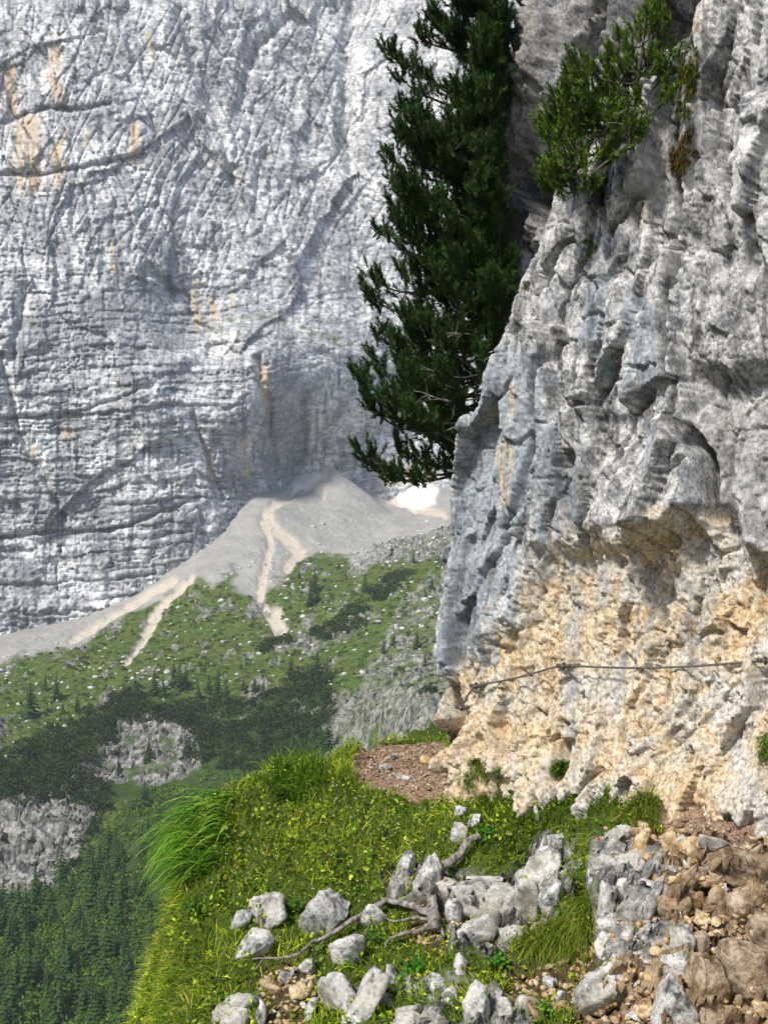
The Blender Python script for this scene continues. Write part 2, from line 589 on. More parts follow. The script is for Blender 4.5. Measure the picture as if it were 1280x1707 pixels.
    c = t.ramp(n1, [(0.36, (0.28, 0.287, 0.295)), (0.50, (0.52, 0.522, 0.52)), (0.62, (0.76, 0.757, 0.745))])
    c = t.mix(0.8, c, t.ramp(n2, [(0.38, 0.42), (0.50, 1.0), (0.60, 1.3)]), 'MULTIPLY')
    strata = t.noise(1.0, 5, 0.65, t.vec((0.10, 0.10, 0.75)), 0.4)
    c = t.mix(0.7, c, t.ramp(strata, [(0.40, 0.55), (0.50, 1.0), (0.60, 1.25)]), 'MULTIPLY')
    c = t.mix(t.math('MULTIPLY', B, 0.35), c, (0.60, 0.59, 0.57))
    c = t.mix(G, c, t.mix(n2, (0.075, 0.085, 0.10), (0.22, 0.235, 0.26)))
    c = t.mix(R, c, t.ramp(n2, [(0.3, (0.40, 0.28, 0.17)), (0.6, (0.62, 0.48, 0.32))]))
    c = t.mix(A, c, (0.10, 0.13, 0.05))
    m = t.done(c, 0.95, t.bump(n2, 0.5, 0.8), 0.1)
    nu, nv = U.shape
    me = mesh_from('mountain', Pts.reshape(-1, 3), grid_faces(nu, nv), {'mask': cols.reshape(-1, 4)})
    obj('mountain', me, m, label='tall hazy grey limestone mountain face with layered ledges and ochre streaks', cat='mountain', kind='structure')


build_mountain()


# ------------------------------------------------------------------ valley side below the mountain
def build_valley():
    us = varstep([(-0.60, -0.335, 0.008), (-0.335, 0.075, 0.0014), (0.075, 0.45, 0.012)])
    ys = np.concatenate([np.geomspace(16, 150, 40)[:-1], np.geomspace(150, 255, 80)[:-1], np.geomspace(255, 352, 230)[:-1], np.geomspace(352, 640, 210)])
    U, Y = np.meshgrid(us, ys, indexing='ij')
    ctl = [  # pixel of the ground and its distance
        (0, 1060, 436), (130, 1032, 446), (240, 985, 464), (370, 900, 492), (430, 832, 525), (498, 806, 575), (545, 792, 590), (605, 828, 598), (650, 838, 606),
        (700, 800, 625), (740, 812, 625), (690, 852, 585),
        (0, 1075, 418), (0, 1110, 395), (130, 1050, 428), (100, 1100, 395), (250, 1010, 440), (330, 965, 452), (400, 930, 470), (470, 850, 520), (520, 840, 545),
        (560, 850, 545), (590, 918, 498), (640, 905, 510), (700, 880, 530), (740, 870, 535), (490, 920, 490),
        (400, 1000, 432), (450, 1050, 408), (520, 960, 455), (600, 960, 448), (700, 930, 455), (740, 930, 450),
        (0, 1200, 345), (150, 1150, 370), (300, 1100, 388), (450, 1100, 385), (600, 1060, 392), (730, 1030, 385),
        (0, 1290, 305), (100, 1240, 330), (200, 1195, 347), (310, 1180, 352), (450, 1160, 355), (560, 1120, 365), (650, 1130, 345), (730, 1130, 320),
        (180, 1305, 326), (250, 1300, 324), (330, 1290, 322), (240, 1245, 336), (300, 1240, 337),
        (0, 1340, 296), (60, 1335, 298), (160, 1315, 306), (0, 1490, 270), (90, 1480, 270), (170, 1400, 284), (60, 1400, 285),
        (420, 1290, 312), (500, 1240, 325), (540, 1255, 310), (330, 1320, 306), (560, 1200, 330),
        (250, 1400, 268), (350, 1400, 262), (450, 1350, 280), (600, 1300, 290), (600, 1400, 255),
        (620, 1170, 300), (650, 1240, 285), (720, 1180, 280), (730, 1250, 270), (560, 1240, 312),
        (0, 1550, 245), (150, 1500, 252), (0, 1630, 218), (0, 1720, 192), (200, 1720, 188), (200, 1600, 216), (400, 1500, 225), (600, 1600, 200), (400, 1720, 185),
        (-300, 1100, 380), (-300, 1300, 290), (-300, 1720, 180), (1000, 850, 540), (1000, 1000, 400), (1000, 1300, 270), (1000, 1720, 180), (1400, 1000, 420), (1400, 1700, 190)]
    P = np.array([at(*c) for c in ctl])
    src = np.c_[P[:, 0] / P[:, 1] * 3.0, np.log(P[:, 1]) * 2.2]
    val = P[:, 2] / P[:, 1]
    for u in (-0.6, -0.3, 0.0, 0.2, 0.45):
        for yy, vv in ((150, -0.53), (100, -0.80), (50, -1.5), (16, -4.4)):
            src = np.r_[src, [[u * 3, math.log(yy) * 2.2]]]
            val = np.r_[val, vv]
    # the ground goes on under the foot of the mountain
    for u, yy, v0 in ((-0.32, 640, -0.035), (-0.2, 640, 0.0), (-0.05, 680, 0.07), (0.05, 680, 0.07)):
        src = np.r_[src, [[u * 3, math.log(yy) * 2.2]]]
        val = np.r_[val, v0]
    ev = tps(src, val, 1e-4)
    Vv = ev(U * 3.0, np.log(Y) * 2.2)
    X = U * Y
    Z = Vv * Y
    apex = at(546, 772, 580)
    rr = np.hypot(X - apex[0], (Y - apex[1]))
    cone = apex[2] - 0.78 * rr
    Z = np.where(rr < 75, np.maximum(Z, cone), Z)
    px, py = proj(np.stack([X, Y, Z], -1))
    wn1 = fbm(X / 22, Y / 22, 4, seed=101)
    wn2 = fbm(X / 22, Y / 22, 4, seed=102)
    wx, wy = px + 22 * wn1 + 9 * perlin(X / 5, Y / 5, 105), py + 16 * wn2 + 8 * perlin(X / 5, Y / 5, 106)
    # ---- what grows or lies where
    gline = [(-50, 1125), (60, 1095), (140, 1075), (200, 1035), (260, 1005), (330, 962), (360, 985), (385, 950), (395, 990), (440, 1000), (455, 975), (490, 945), (520, 925), (590, 920), (592, 945), (640, 930),
             (680, 905), (760, 880), (760, 2000), (-50, 2000)]
    green = soft(wx, wy, gline, 7)
    tong = np.zeros_like(px)
    for pts, wd in (([(515, 790), (480, 825), (445, 852)], 10), ([(445, 855), (455, 880), (480, 900), (498, 922), (480, 945)], 13), ([(440, 870), (450, 905), (438, 960)], 9),
                    ([(438, 960), (432, 1000), (455, 1030), (470, 1052)], 11), ([(462, 1020), (470, 1050)], 16), ([(320, 960), (270, 1010), (240, 1060), (212, 1105)], 9),
                    ([(290, 965), (200, 1020), (120, 1065)], 9), ([(545, 785), (540, 830)], 7), ([(545, 785), (510, 815)], 7), ([(700, 850), (740, 858)], 9), ([(645, 825), (690, 850)], 10)):
        tong = np.maximum(tong, sstep(wd, wd * 0.45, pdist(px + 7 * wn1 + 4 * perlin(X / 4, Y / 4, 7), py + 5 * wn2, pts)))
    snow = np.maximum(soft(px + 4 * wn1, py + 3 * wn2, [(488, 800), (505, 778), (528, 780), (534, 792), (510, 812), (485, 822)], 4),
                      soft(px + 6 * wn1, py + 4 * wn2, [(655, 815), (680, 797), (705, 795), (730, 812), (725, 840), (690, 852), (665, 838)], 4))
    rock = np.zeros_like(px)
    bands = ([(170, 1250), (215, 1200), (300, 1185), (330, 1200), (335, 1290), (260, 1305), (180, 1305), (90, 1320)],
             [(-60, 1340), (60, 1330), (165, 1315), (170, 1350), (140, 1400), (110, 1470), (60, 1500), (-60, 1520)],
             [(545, 1180), (600, 1150), (640, 1060), (690, 980), (770, 940), (770, 1260), (545, 1260)],
             [(440, 1075), (520, 1060), (600, 1035), (610, 1050), (520, 1085), (450, 1095)], [(-60, 1240), (0, 1200), (30, 1190), (10, 1230), (-60, 1290)],
             [(600, 930), (640, 905), (760, 880), (760, 930), (660, 940)])
    for i, pg in enumerate(bands):
        rock = np.maximum(rock, soft(wx, wy, pg, 4) * (1.0 if i < 2 else (0.80 if i == 2 else 0.9)))
    rock = rock * (1 - 0.85 * sstep(0.10, 0.25, fbm(X / 8 + 3, (Y + Z) / 8, 4, 0.6, 107)) * sstep(1330, 1300, py))
    thin = sstep(0.12, 0.34, fbm(X / 7, Y / 16, 5, 0.6, 111)) * green * sstep(1330, 1180, py)
    rock = np.maximum(rock, 0.85 * thin * sstep(1300, 1130, py))
    # the right-hand rocky slope keeps grass in its hollows
    hol = sstep(-0.06, 0.10, fbm(X / 9 + 0.4 * wn1, Y / 14, 4, 0.55, 117)) * soft(wx, wy, bands[2], 30)
    rock = rock * (1 - 0.8 * hol * sstep(1170, 1120, py))
    forest = np.maximum(soft(wx, wy, [(-60, 1500), (60, 1490), (160, 1400), (250, 1310), (340, 1290), (560, 1240), (560, 2000), (-60, 2000)], 12),
                        soft(wx, wy, [(-60, 1300), (100, 1230), (200, 1160), (330, 1170), (560, 1150), (560, 1300), (60, 1340), (-60, 1340)], 18))
    forest = forest * (1 - rock)
    # ---- relief
    rough = 0.25 + rock
    Z = Z + 1.1 * fbm(X / 30, Y / 30, 4, seed=121) * sstep(100, 200, Y)
    fa, ea, ca = facets(X / 6, (Y + 1.2 * Z) / 7, 131, 1.0)
    fb, eb, cb = facets(X / 2.4, (Y + Z) / 2.6, 135, 1.2)
    Z = Z + rough * (1.5 * fa + 0.9 * fb) * (1 - 0.75 * forest)
    Z = Z + rock * 1.5 * (ridged(X / 7, (Y * 0.5 + Z) / 6, 4, 0.6, 141) - 0.5)
    Z = Z - 2.2 * tong * sstep(0.5, 0, snow) * 0.5 + 0.35 * fbm(X / 2.5, Y / 2.5, 3, seed=145)
    Z = Z + 5.0 * np.maximum(0, soft(px, py, [(612, 1200), (640, 1180), (700, 1172), (735, 1185), (735, 1245), (615, 1245)], 16))
    vk, vj = courses(X + 1.5 * wn1, Z + 0.10 * X + 2.5 * wn2, 8.0, 2.6, 481, 0.16)
    Pts = np.stack([X, Y - rock * (2.2 * vk - 1.3 * vj), Z], -1)
    crk = 0.6 * vj * rock + sstep(0.10, 0.0, ea) * 0.6 * rock
    m1 = np.stack([green * (1 - tong), np.maximum(tong * 0.85, snow), rock, forest], -1)
    m2 = np.stack([snow, crk, np.zeros_like(rock), np.zeros_like(rock)], -1)
    t = NT('valley_ground')
    R, G, B, A = t.mask('mask')
    S, K, _, _ = t.mask('mask2')
    n1 = t.noise(0.09, 7, 0.65)
    n2 = t.noise(0.55, 6, 0.7)
    n3 = t.noise(2.2, 3, 0.6)
    scree = t.mix(0.55, t.ramp(n1, [(0.35, (0.36, 0.35, 0.325)), (0.65, (0.48, 0.465, 0.43))]), t.ramp(n3, [(0.3, 0.75), (0.62, 1.05), (0.75, 1.7)]), 'MULTIPLY')
    grs = t.ramp(n2, [(0.30, (0.035, 0.070, 0.012)), (0.46, (0.075, 0.118, 0.022)), (0.60, (0.14, 0.175, 0.045)), (0.74, (0.27, 0.26, 0.15))])
    grs = t.mix(0.6, grs, t.ramp(n1, [(0.35, (0.65, 0.9, 0.7)), (0.62, (1.2, 1.1, 0.95))]), 'MULTIPLY')
    rk = t.ramp(n2, [(0.36, (0.07, 0.07, 0.062)), (0.47, (0.24, 0.232, 0.21)), (0.60, (0.46, 0.447, 0.415))])
    c = t.mix(R, scree, grs)
    c = t.mix(G, c, t.ramp(n2, [(0.3, (0.58, 0.49, 0.37)), (0.65, (0.76, 0.68, 0.56))]))
    c = t.mix(A, c, t.ramp(n2, [(0.35, (0.03, 0.055, 0.016)), (0.7, (0.08, 0.13, 0.03))]))
    c = t.mix(B, c, rk)
    c = t.mix(K, c, (0.07, 0.07, 0.065))
    c = t.mix(S, c, (0.88, 0.86, 0.82))
    m = t.done(c, 0.95, t.bump(t.math('ADD', n2, t.math('MULTIPLY', n3, 0.4)), 1.0, 0.7), 0.1)
    nu, nv = U.shape
    me = mesh_from('valley_slope', Pts.reshape(-1, 3), grid_faces(nu, nv), {'mask': m1.reshape(-1, 4), 'mask2': m2.reshape(-1, 4)})
    obj('valley_slope', me, m, label='valley slope of grey scree, green meadow and pale rock bands', cat='hillside', kind='structure')
    return dict(px=px, py=py, P=Pts, green=green, rock=rock, tong=tong, forest=forest, wx=wx, wy=wy)


VAL = build_valley()


def valley_points(poly, n, jitter_seed, ok=None, minY=150):
    """random ground points whose pixel lies inside a polygon, even in the picture"""
    g = np.random.default_rng(jitter_seed)
    px, py = VAL['px'], VAL['py']
    ins = (psdf(VAL['wx'], VAL['wy'], poly) < 0) & (VAL['P'][..., 1] > minY)
    if ok is not None:
        ins &= ok
    # weight every vertex by its footprint in the picture
    du = np.abs(np.gradient(px, axis=0))
    dv = np.maximum(-np.gradient(py, axis=1), 0.02)
    w = (du * dv)[ins]
    idx = np.argwhere(ins)
    pick = g.choice(len(idx), size=n, p=w / w.sum())
    q = idx[pick]
    P = VAL['P'][q[:, 0], q[:, 1]].copy()
    P[:, 0] += g.normal(0, 0.25, n)
    return P


# ------------------------------------------------------------------ near cliff
class Sheet:
    """upright rock surface: a plane through A with a displacement D(t, z) along its normal"""

    def __init__(self, A, T, ts, zs):
        self.A = np.array([A[0], A[1], 0.0])
        self.T = np.array([T[0], T[1], 0.0]) / math.hypot(*T)
        self.N = np.array([-self.T[1], self.T[0], 0.0])          # faces the camera side
        if self.N[1] > 0:
            self.N = -self.N
        self.ts, self.zs = ts, zs
        self.t, self.z = np.meshgrid(ts, zs, indexing='ij')

    def pos(self, D):
        return (self.A + self.t[..., None] * self.T + self.z[..., None] * np.array([0, 0, 1.0])
                + np.asarray(D)[..., None] * self.N)

    def hit(self, px, py, off=0.0):
        """point of the surface seen at a pixel"""
        r = at(px, py, 1.0)
        n = 0.0
        for _ in range(14):
            O = self.A + n * self.N
            k = (O @ self.N) / (r @ self.N)
            p = r * k
            t = (p - O) @ self.T
            n = 0.5 * n + 0.5 * float(bil(self.ts, self.zs, self.D, np.array(t), np.array(p[2])))
        return p + self.N * off


NEAR_A, NEAR_T = (2.88, 9.0), (-0.70, 0.714)


def build_cliff():
    ts = varstep([(-3.0, -0.55, 0.05), (-0.55, 3.75, 0.0122), (3.75, 4.6, 0.03)])
    zs = varstep([(-2.6, -2.05, 0.03), (-2.05, 5.35, 0.0112), (5.35, 6.6, 0.04)])
    S = Sheet(NEAR_A, NEAR_T, ts, zs)
    t, z = S.t, S.z
    px, py = proj(S.pos(np.zeros_like(t)))
    wa = fbm(t / 0.5, z / 0.8, 4, seed=201)
    wb = fbm(t / 0.5, z / 0.8, 4, seed=202)
    wc = fbm(t / 0.12, z / 0.16, 3, seed=203)
    wx, wy = px + 26 * wa + 3 * wc, py + 30 * wb + 3 * wc
    # zones
    under = [(700, 1240), (735, 1150), (790, 1090), (850, 1010), (885, 930), (940, 905), (1000, 890), (1060, 905), (1120, 890), (1170, 845),
             (1215, 850), (1250, 910), (1330, 960), (1330, 1500), (650, 1500)]
    lowr = soft(wx, wy, under, 24)
    D = np.zeros_like(t)
    D -= 0.05 * (z + 1.0)
    # overhang above the broken ochre zone, which then swells out towards its foot
    dy = sstep(860, 940, py)
    D += lowr * (-0.22 + 0.40 * sstep(900, 1330, py) ** 1.15)
    D += 0.10 * np.exp(-(psdf(wx, wy, under) / 30) ** 2)
    D += 0.16 * sstep(1235, 1345, py + 18 * wa) * sstep(840, 1000, px)
    D += 0.14 * sstep(1190, 1320, py + 18 * wa) * sstep(900, 760, px)
    # big vertical ribs and blocks
    D += 0.09 * fbm(t / 0.55, z / 1.9, 2, seed=210)
    ws = fbm(t / 0.8, z / 1.3, 2, 0.4, 204)
    wt = fbm(t / 0.7, z / 0.9, 2, 0.4, 205)
    am = 0.35 + 1.1 * sstep(-0.25, 0.3, fbm(t / 0.4, z / 0.5, 3, seed=237))
    up = 1 - lowr
    fa, ea, ca = facets(t / 0.40 + 0.5 * ws + 0.14 * z, z / 1.5 + 0.3 * wt, 211, 1.5)
    fb, eb, cb = facets(t / 0.15 + 0.7 * ws - 0.25 * z, z / 0.42 + 0.5 * wt, 215, 1.6)
    fc, ec, cc = facets(t / 0.052 + wt, z / 0.15 + ws, 219, 1.3)
    fd, ed, cd = facets(t / 0.024, z / 0.045, 223, 1.3)
    D += up * (0.19 * fa + 0.055 * am * fb + 0.013 * am * fc + 0.005 * fd - 0.16 * sstep(0.055, 0.02, ea) * sstep(-0.15, 0.15, wt) - 0.04 * sstep(0.07, 0.02, eb))
    gc, hc, _ = facets(t / 0.20 + 0.8 * ws - 0.35 * z, z / 0.60 + 0.5 * wt, 238, 1.3)
    ga, ha, _ = facets(t / 0.10 + 0.8 * wt + 0.6 * z, z / 0.17 + 0.6 * ws, 231, 1.4)
    gb, hb, _ = facets(t / 0.045 + wt - 0.8 * z, z / 0.062 + ws, 235, 1.5)
    D += lowr * (0.13 * gc + 0.050 * am * ga + 0.015 * am * gb + 0.005 * fd - 0.09 * sstep(0.09, 0.03, hc) * sstep(-0.2, 0.1, ws))
    pit = ridged(t / 0.09, z / 0.16, 4, 0.6, 245)
    # the block that hangs over the ochre zone and its neighbours
    blk = soft(wx, wy, [(1035, 740), (1085, 700), (1135, 705), (1158, 790), (1162, 830), (1125, 875), (1070, 893), (1045, 850)], 10)
    D += blk * (0.10 + 0.20 * sstep(700, 880, py))
    bk2 = soft(wx, wy, [(960, 790), (1000, 770), (1025, 800), (1030, 860), (985, 878), (960, 860)], 8)
    D += bk2 * 0.10
    bk3 = soft(wx, wy, [(945, 470), (985, 440), (1040, 470), (1060, 600), (1040, 700), (960, 680), (935, 560)], 14)
    D += bk3 * 0.10
    rgt = soft(wx, wy, [(1125, 300), (1160, 250), (1330, 100), (1330, 600), (1130, 620)], 22)
    D += rgt * 0.12
    D -= 0.16 * soft(wx, wy, [(1165, 640), (1330, 600), (1330, 900), (1230, 900), (1190, 840)], 30)
    # fissures
    for pts, wd, dep in (
            ([(1083, 250), (1108, 370), (1104, 500), (1112, 590), (1118, 690), (1150, 750), (1163, 830), (1168, 860)], 7.0, 0.42),
            ([(1078, 250), (1092, 330), (1096, 400)], 5, 0.16), ([(950, 330), (958, 420), (930, 470), (902, 520), (905, 560), (882, 600), (878, 690)], 3.5, 0.12),
            ([(1040, 330), (1020, 420), (995, 480), (985, 560)], 3, 0.06), ([(880, 730), (865, 800), (850, 870), (835, 880)], 4, 0.10),
            ([(770, 900), (765, 1000), (772, 1100), (790, 1130)], 5, 0.09), ([(945, 760), (935, 820), (960, 880)], 8, 0.14), ([(1140, 1000), (1135, 1060), (1150, 1150), (1120, 1230)], 3.0, 0.07),
            ([(960, 1240), (962, 1290)], 7, 0.12), ([(1240, 1120), (1180, 1200), (1110, 1260)], 3.0, 0.06), ([(1035, 1170), (1045, 1230), (1080, 1240)], 3, 0.07),
            ([(745, 1150), (760, 1200), (735, 1250), (730, 1300)], 13, 0.30), ([(810, 1240), (835, 1290)], 12, 0.12), ([(1130, 60), (1140, 180), (1135, 300)], 12, 0.16)):
        D -= 1.35 * dep * np.exp(-(pdist(px + 14 * ws + 2 * wc, py, pts) / (wd * 1.5)) ** 6)
    # left edge: the face turns away into the mountain
    ox = [(-200, 1230), (0, 1152), (40, 1118), (120, 1050), (200, 975), (245, 925), (330, 882), (430, 853), (520, 833), (640, 795), (740, 766), (850, 748), (950, 752), (1050, 741),
          (1150, 738), (1200, 728), (1250, 745), (1300, 778), (1340, 795), (1500, 810)]
    edge = np.interp(py, [a for a, b in ox], [b for a, b in ox]) + 12 * fbm(z / 0.6, t * 0 + 3, 2, seed=260) + 8 - 20 * sstep(1120, 950, py) * sstep(720, 900, py)
    past = np.maximum(0, edge - px) / 140.0                       # metres beyond the edge
    D -= 0.5 * past + 1.5 * np.maximum(0, past - 0.05)
    D -= 0.05 * np.exp(-((px - edge) / 25) ** 2)
    D = 0.55 * D + 0.45 * blur(D, 1, 1)
    D += up * (0.008 * am * fc + 0.005 * fd) + lowr * (0.011 * am * gb + 0.005 * fd)
    D += 0.004 * fbm(t / 0.06, z / 0.08, 4, 0.62, 243) - up * 0.010 * sstep(0.62, 0.95, pit)
    S.D = D
    S.px, S.py = px, py
    P = S.pos(D)
    # masks
    qx, qy = proj(P)
    sx, sy = qx + 20 * wa + 8 * wc, qy + 24 * wb + 8 * wc
    under2 = [(690, 1250), (735, 1160), (800, 1090), (850, 1020), (880, 940), (905, 905), (1000, 885), (1060, 890), (1120, 890), (1165, 850), (1215, 840), (1250, 910), (1330, 950), (1330, 1500), (650, 1500)]
    ochre = soft(sx + 22 * fbm(t / 0.2, z / 0.9, 3, seed=265), sy + 30 * fbm(t / 0.09, z / 0.9, 3, seed=266), under2, 34)
    for pg in ([(822, 800), (835, 740), (850, 720), (858, 760), (850, 850), (828, 855)], [(846, 640), (860, 640), (858, 690), (846, 700)],
               [(820, 680), (832, 690), (828, 715), (815, 710)], [(800, 1020), (820, 1000), (825, 1040), (800, 1055)]):
        ochre = np.maximum(ochre, soft(qx + 16 * wa + 8 * wc, qy + 16 * wb + 12 * wc, pg, 7) * 0.8 * sstep(-0.35, 0.1, wc + 0.5 * wa))
    ochre = np.maximum(ochre, 0.35 * soft(sx, sy, [(1030, 320), (1075, 290), (1085, 340), (1050, 400)], 14))
    ochre = np.maximum(ochre, 0.45 * soft(sx, sy, [(1140, 0), (1180, 0), (1170, 60), (1130, 60)], 14))
    ochre = np.maximum(ochre, 0.55 * soft(sx, sy, [(1045, 860), (1150, 830), (1130, 885), (1075, 900)], 7))
    streak = fbm(t / 0.11, z / 1.5, 4, 0.6, 271)
    grey_in = np.zeros_like(t)
    for pts, wd in (([(953, 930), (958, 1080), (952, 1200), (958, 1280)], 17), ([(1185, 920), (1172, 1000), (1160, 1080)], 22), ([(1010, 930), (1000, 1010)], 12), ([(905, 900), (915, 960)], 14)):
        grey_in = np.maximum(grey_in, 0.75 * sstep(wd * 1.5, wd * 0.1, pdist(sx, sy, pts)) * (0.45 + 0.55 * sstep(-0.2, 0.2, wc)))
    ochre = ochre * (1 - 0.85 * grey_in) * (1 - 0.65 * sstep(0.10, 0.36, streak) * sstep(1270, 1080, qy))
    blue = sstep(0.0, 0.30, streak) * (0.35 + 0.6 * sstep(430, 560, qy) * sstep(1130, 1050, qx)) * (1 - 0.6 * sstep(1120, 1160, qx))
    blue = np.maximum(blue, 0.7 * soft(sx, sy, [(735, 1120), (745, 850), (790, 650), (850, 560), (900, 600), (905, 760), (880, 880), (820, 1010), (770, 1150)], 25))
    blue = np.maximum(blue, 0.7 * sstep(16, 4, pdist(sx, sy, [(1075, 510), (1088, 600), (1080, 660)])))
    blue = np.maximum(blue, grey_in)
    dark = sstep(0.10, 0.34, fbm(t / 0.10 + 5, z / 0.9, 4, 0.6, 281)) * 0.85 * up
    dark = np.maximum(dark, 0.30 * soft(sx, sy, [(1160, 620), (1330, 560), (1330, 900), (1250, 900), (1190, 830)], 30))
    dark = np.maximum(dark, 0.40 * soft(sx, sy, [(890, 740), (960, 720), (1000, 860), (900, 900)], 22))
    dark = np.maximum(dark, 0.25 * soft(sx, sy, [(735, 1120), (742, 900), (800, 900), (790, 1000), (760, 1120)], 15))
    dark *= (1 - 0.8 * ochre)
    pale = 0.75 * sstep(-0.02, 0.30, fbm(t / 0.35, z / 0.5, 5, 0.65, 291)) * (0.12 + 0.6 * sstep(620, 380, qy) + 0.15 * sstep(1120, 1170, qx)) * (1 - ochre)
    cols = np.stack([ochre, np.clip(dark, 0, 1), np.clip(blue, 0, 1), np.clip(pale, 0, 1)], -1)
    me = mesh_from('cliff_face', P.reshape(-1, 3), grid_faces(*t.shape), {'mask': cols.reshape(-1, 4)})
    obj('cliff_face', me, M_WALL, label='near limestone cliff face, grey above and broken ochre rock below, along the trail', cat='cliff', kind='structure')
    return S


CLIFF = build_cliff()


def build_back_cliff():
    """rock further back, darkened by lichen and painted-in shade, above and left of the near face"""
    ts = varstep([(-2.5, 0.0, 0.06), (0.0, 3.9, 0.024), (3.9, 6.0, 0.06)])
    zs = varstep([(-2.5, 1.5, 0.05), (1.5, 6.5, 0.024), (6.5, 8.0, 0.06)])
    S = Sheet((4.05, 10.35), (-0.74, 0.67), ts, zs)
    t, z = S.t, S.z
    px, py = proj(S.pos(np.zeros_like(t)))
    wa = fbm(t / 0.6, z / 0.9, 4, seed=301)
    wc = fbm(t / 0.14, z / 0.18, 3, seed=303)
    fa, ea, ca = facets(t / 0.55 + 0.5 * wa, z / 1.0 - 0.35 * t, 311, 1.2)
    fb, eb, cb = facets(t / 0.2 + 0.5 * wc, z / 0.30 + 0.5 * wa, 315, 1.3)
    fc, ec, cc = facets(t / 0.08, z / 0.10, 319, 1.3)
    D = 0.26 * fa + 0.09 * fb + 0.03 * fc + 0.05 * fbm(t / 0.12, z / 0.16, 5, 0.6, 321)
    # a smooth slab, a hollow beneath it, a dark chimney
    slab = soft(px + 12 * wa, py + 12 * wc, [(845, 30), (890, 15), (930, 30), (925, 110), (900, 190), (870, 250), (835, 260), (832, 120)], 10)
    D += slab * 0.14
    D -= 0.45 * np.exp(-(pdist(px + 10 * wc, py, [(1010, -60), (975, 60), (955, 150), (935, 220)]) / 16) ** 2)
    D -= 0.30 * soft(px + 14 * wa, py + 14 * wc, [(850, 270), (930, 210), (940, 250), (880, 400), (840, 480), (800, 480), (810, 330)], 14)
    D -= 0.9 * soft(px + 10 * wa, py + 10 * wc, [(1040, -60), (1170, -60), (1160, 40), (1110, 70), (1060, 60), (1045, 20)], 16)
    # rock that leans out beside the chimney and above the small pine
    ox = [(-300, 870), (0, 853), (60, 840), (130, 833), (230, 816), (300, 808), (400, 802), (500, 815), (600, 880), (900, 960)]
    edge = np.interp(py, [a for a, b in ox], [b for a, b in ox]) + 9 * wa + 6 * wc
    past = np.maximum(0, edge - px) / 125.0
    D -= 0.5 * past + 2.6 * np.maximum(0, past - 0.04)
    P = S.pos(D)
    S.D = D
    streak = fbm(t / 0.2, z / 1.6, 4, 0.6, 331)
    slb = slab * 0.45
    dark = np.clip(0.42 + 0.55 * sstep(0.0, 0.4, streak) * (1 - slab) + 0.5 * soft(px, py, [(850, 270), (930, 210), (940, 250), (880, 400), (840, 480), (800, 480), (810, 330)], 25) + 0.3 * slb, 0, 0.92)  # lichen, plus overhang and hollow shade painted into the rock colour
    ochre = 0.22 * slab + 0.2 * sstep(0.1, 0.5, fbm(t / 0.3, z / 0.3, 3, seed=335))
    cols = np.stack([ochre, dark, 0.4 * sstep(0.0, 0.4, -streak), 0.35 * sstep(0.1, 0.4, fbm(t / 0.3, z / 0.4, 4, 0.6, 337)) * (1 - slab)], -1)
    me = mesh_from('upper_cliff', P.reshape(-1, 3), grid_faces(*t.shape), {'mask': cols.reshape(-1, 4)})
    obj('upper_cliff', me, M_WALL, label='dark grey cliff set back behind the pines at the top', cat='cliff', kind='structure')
    return S


BACK = build_back_cliff()


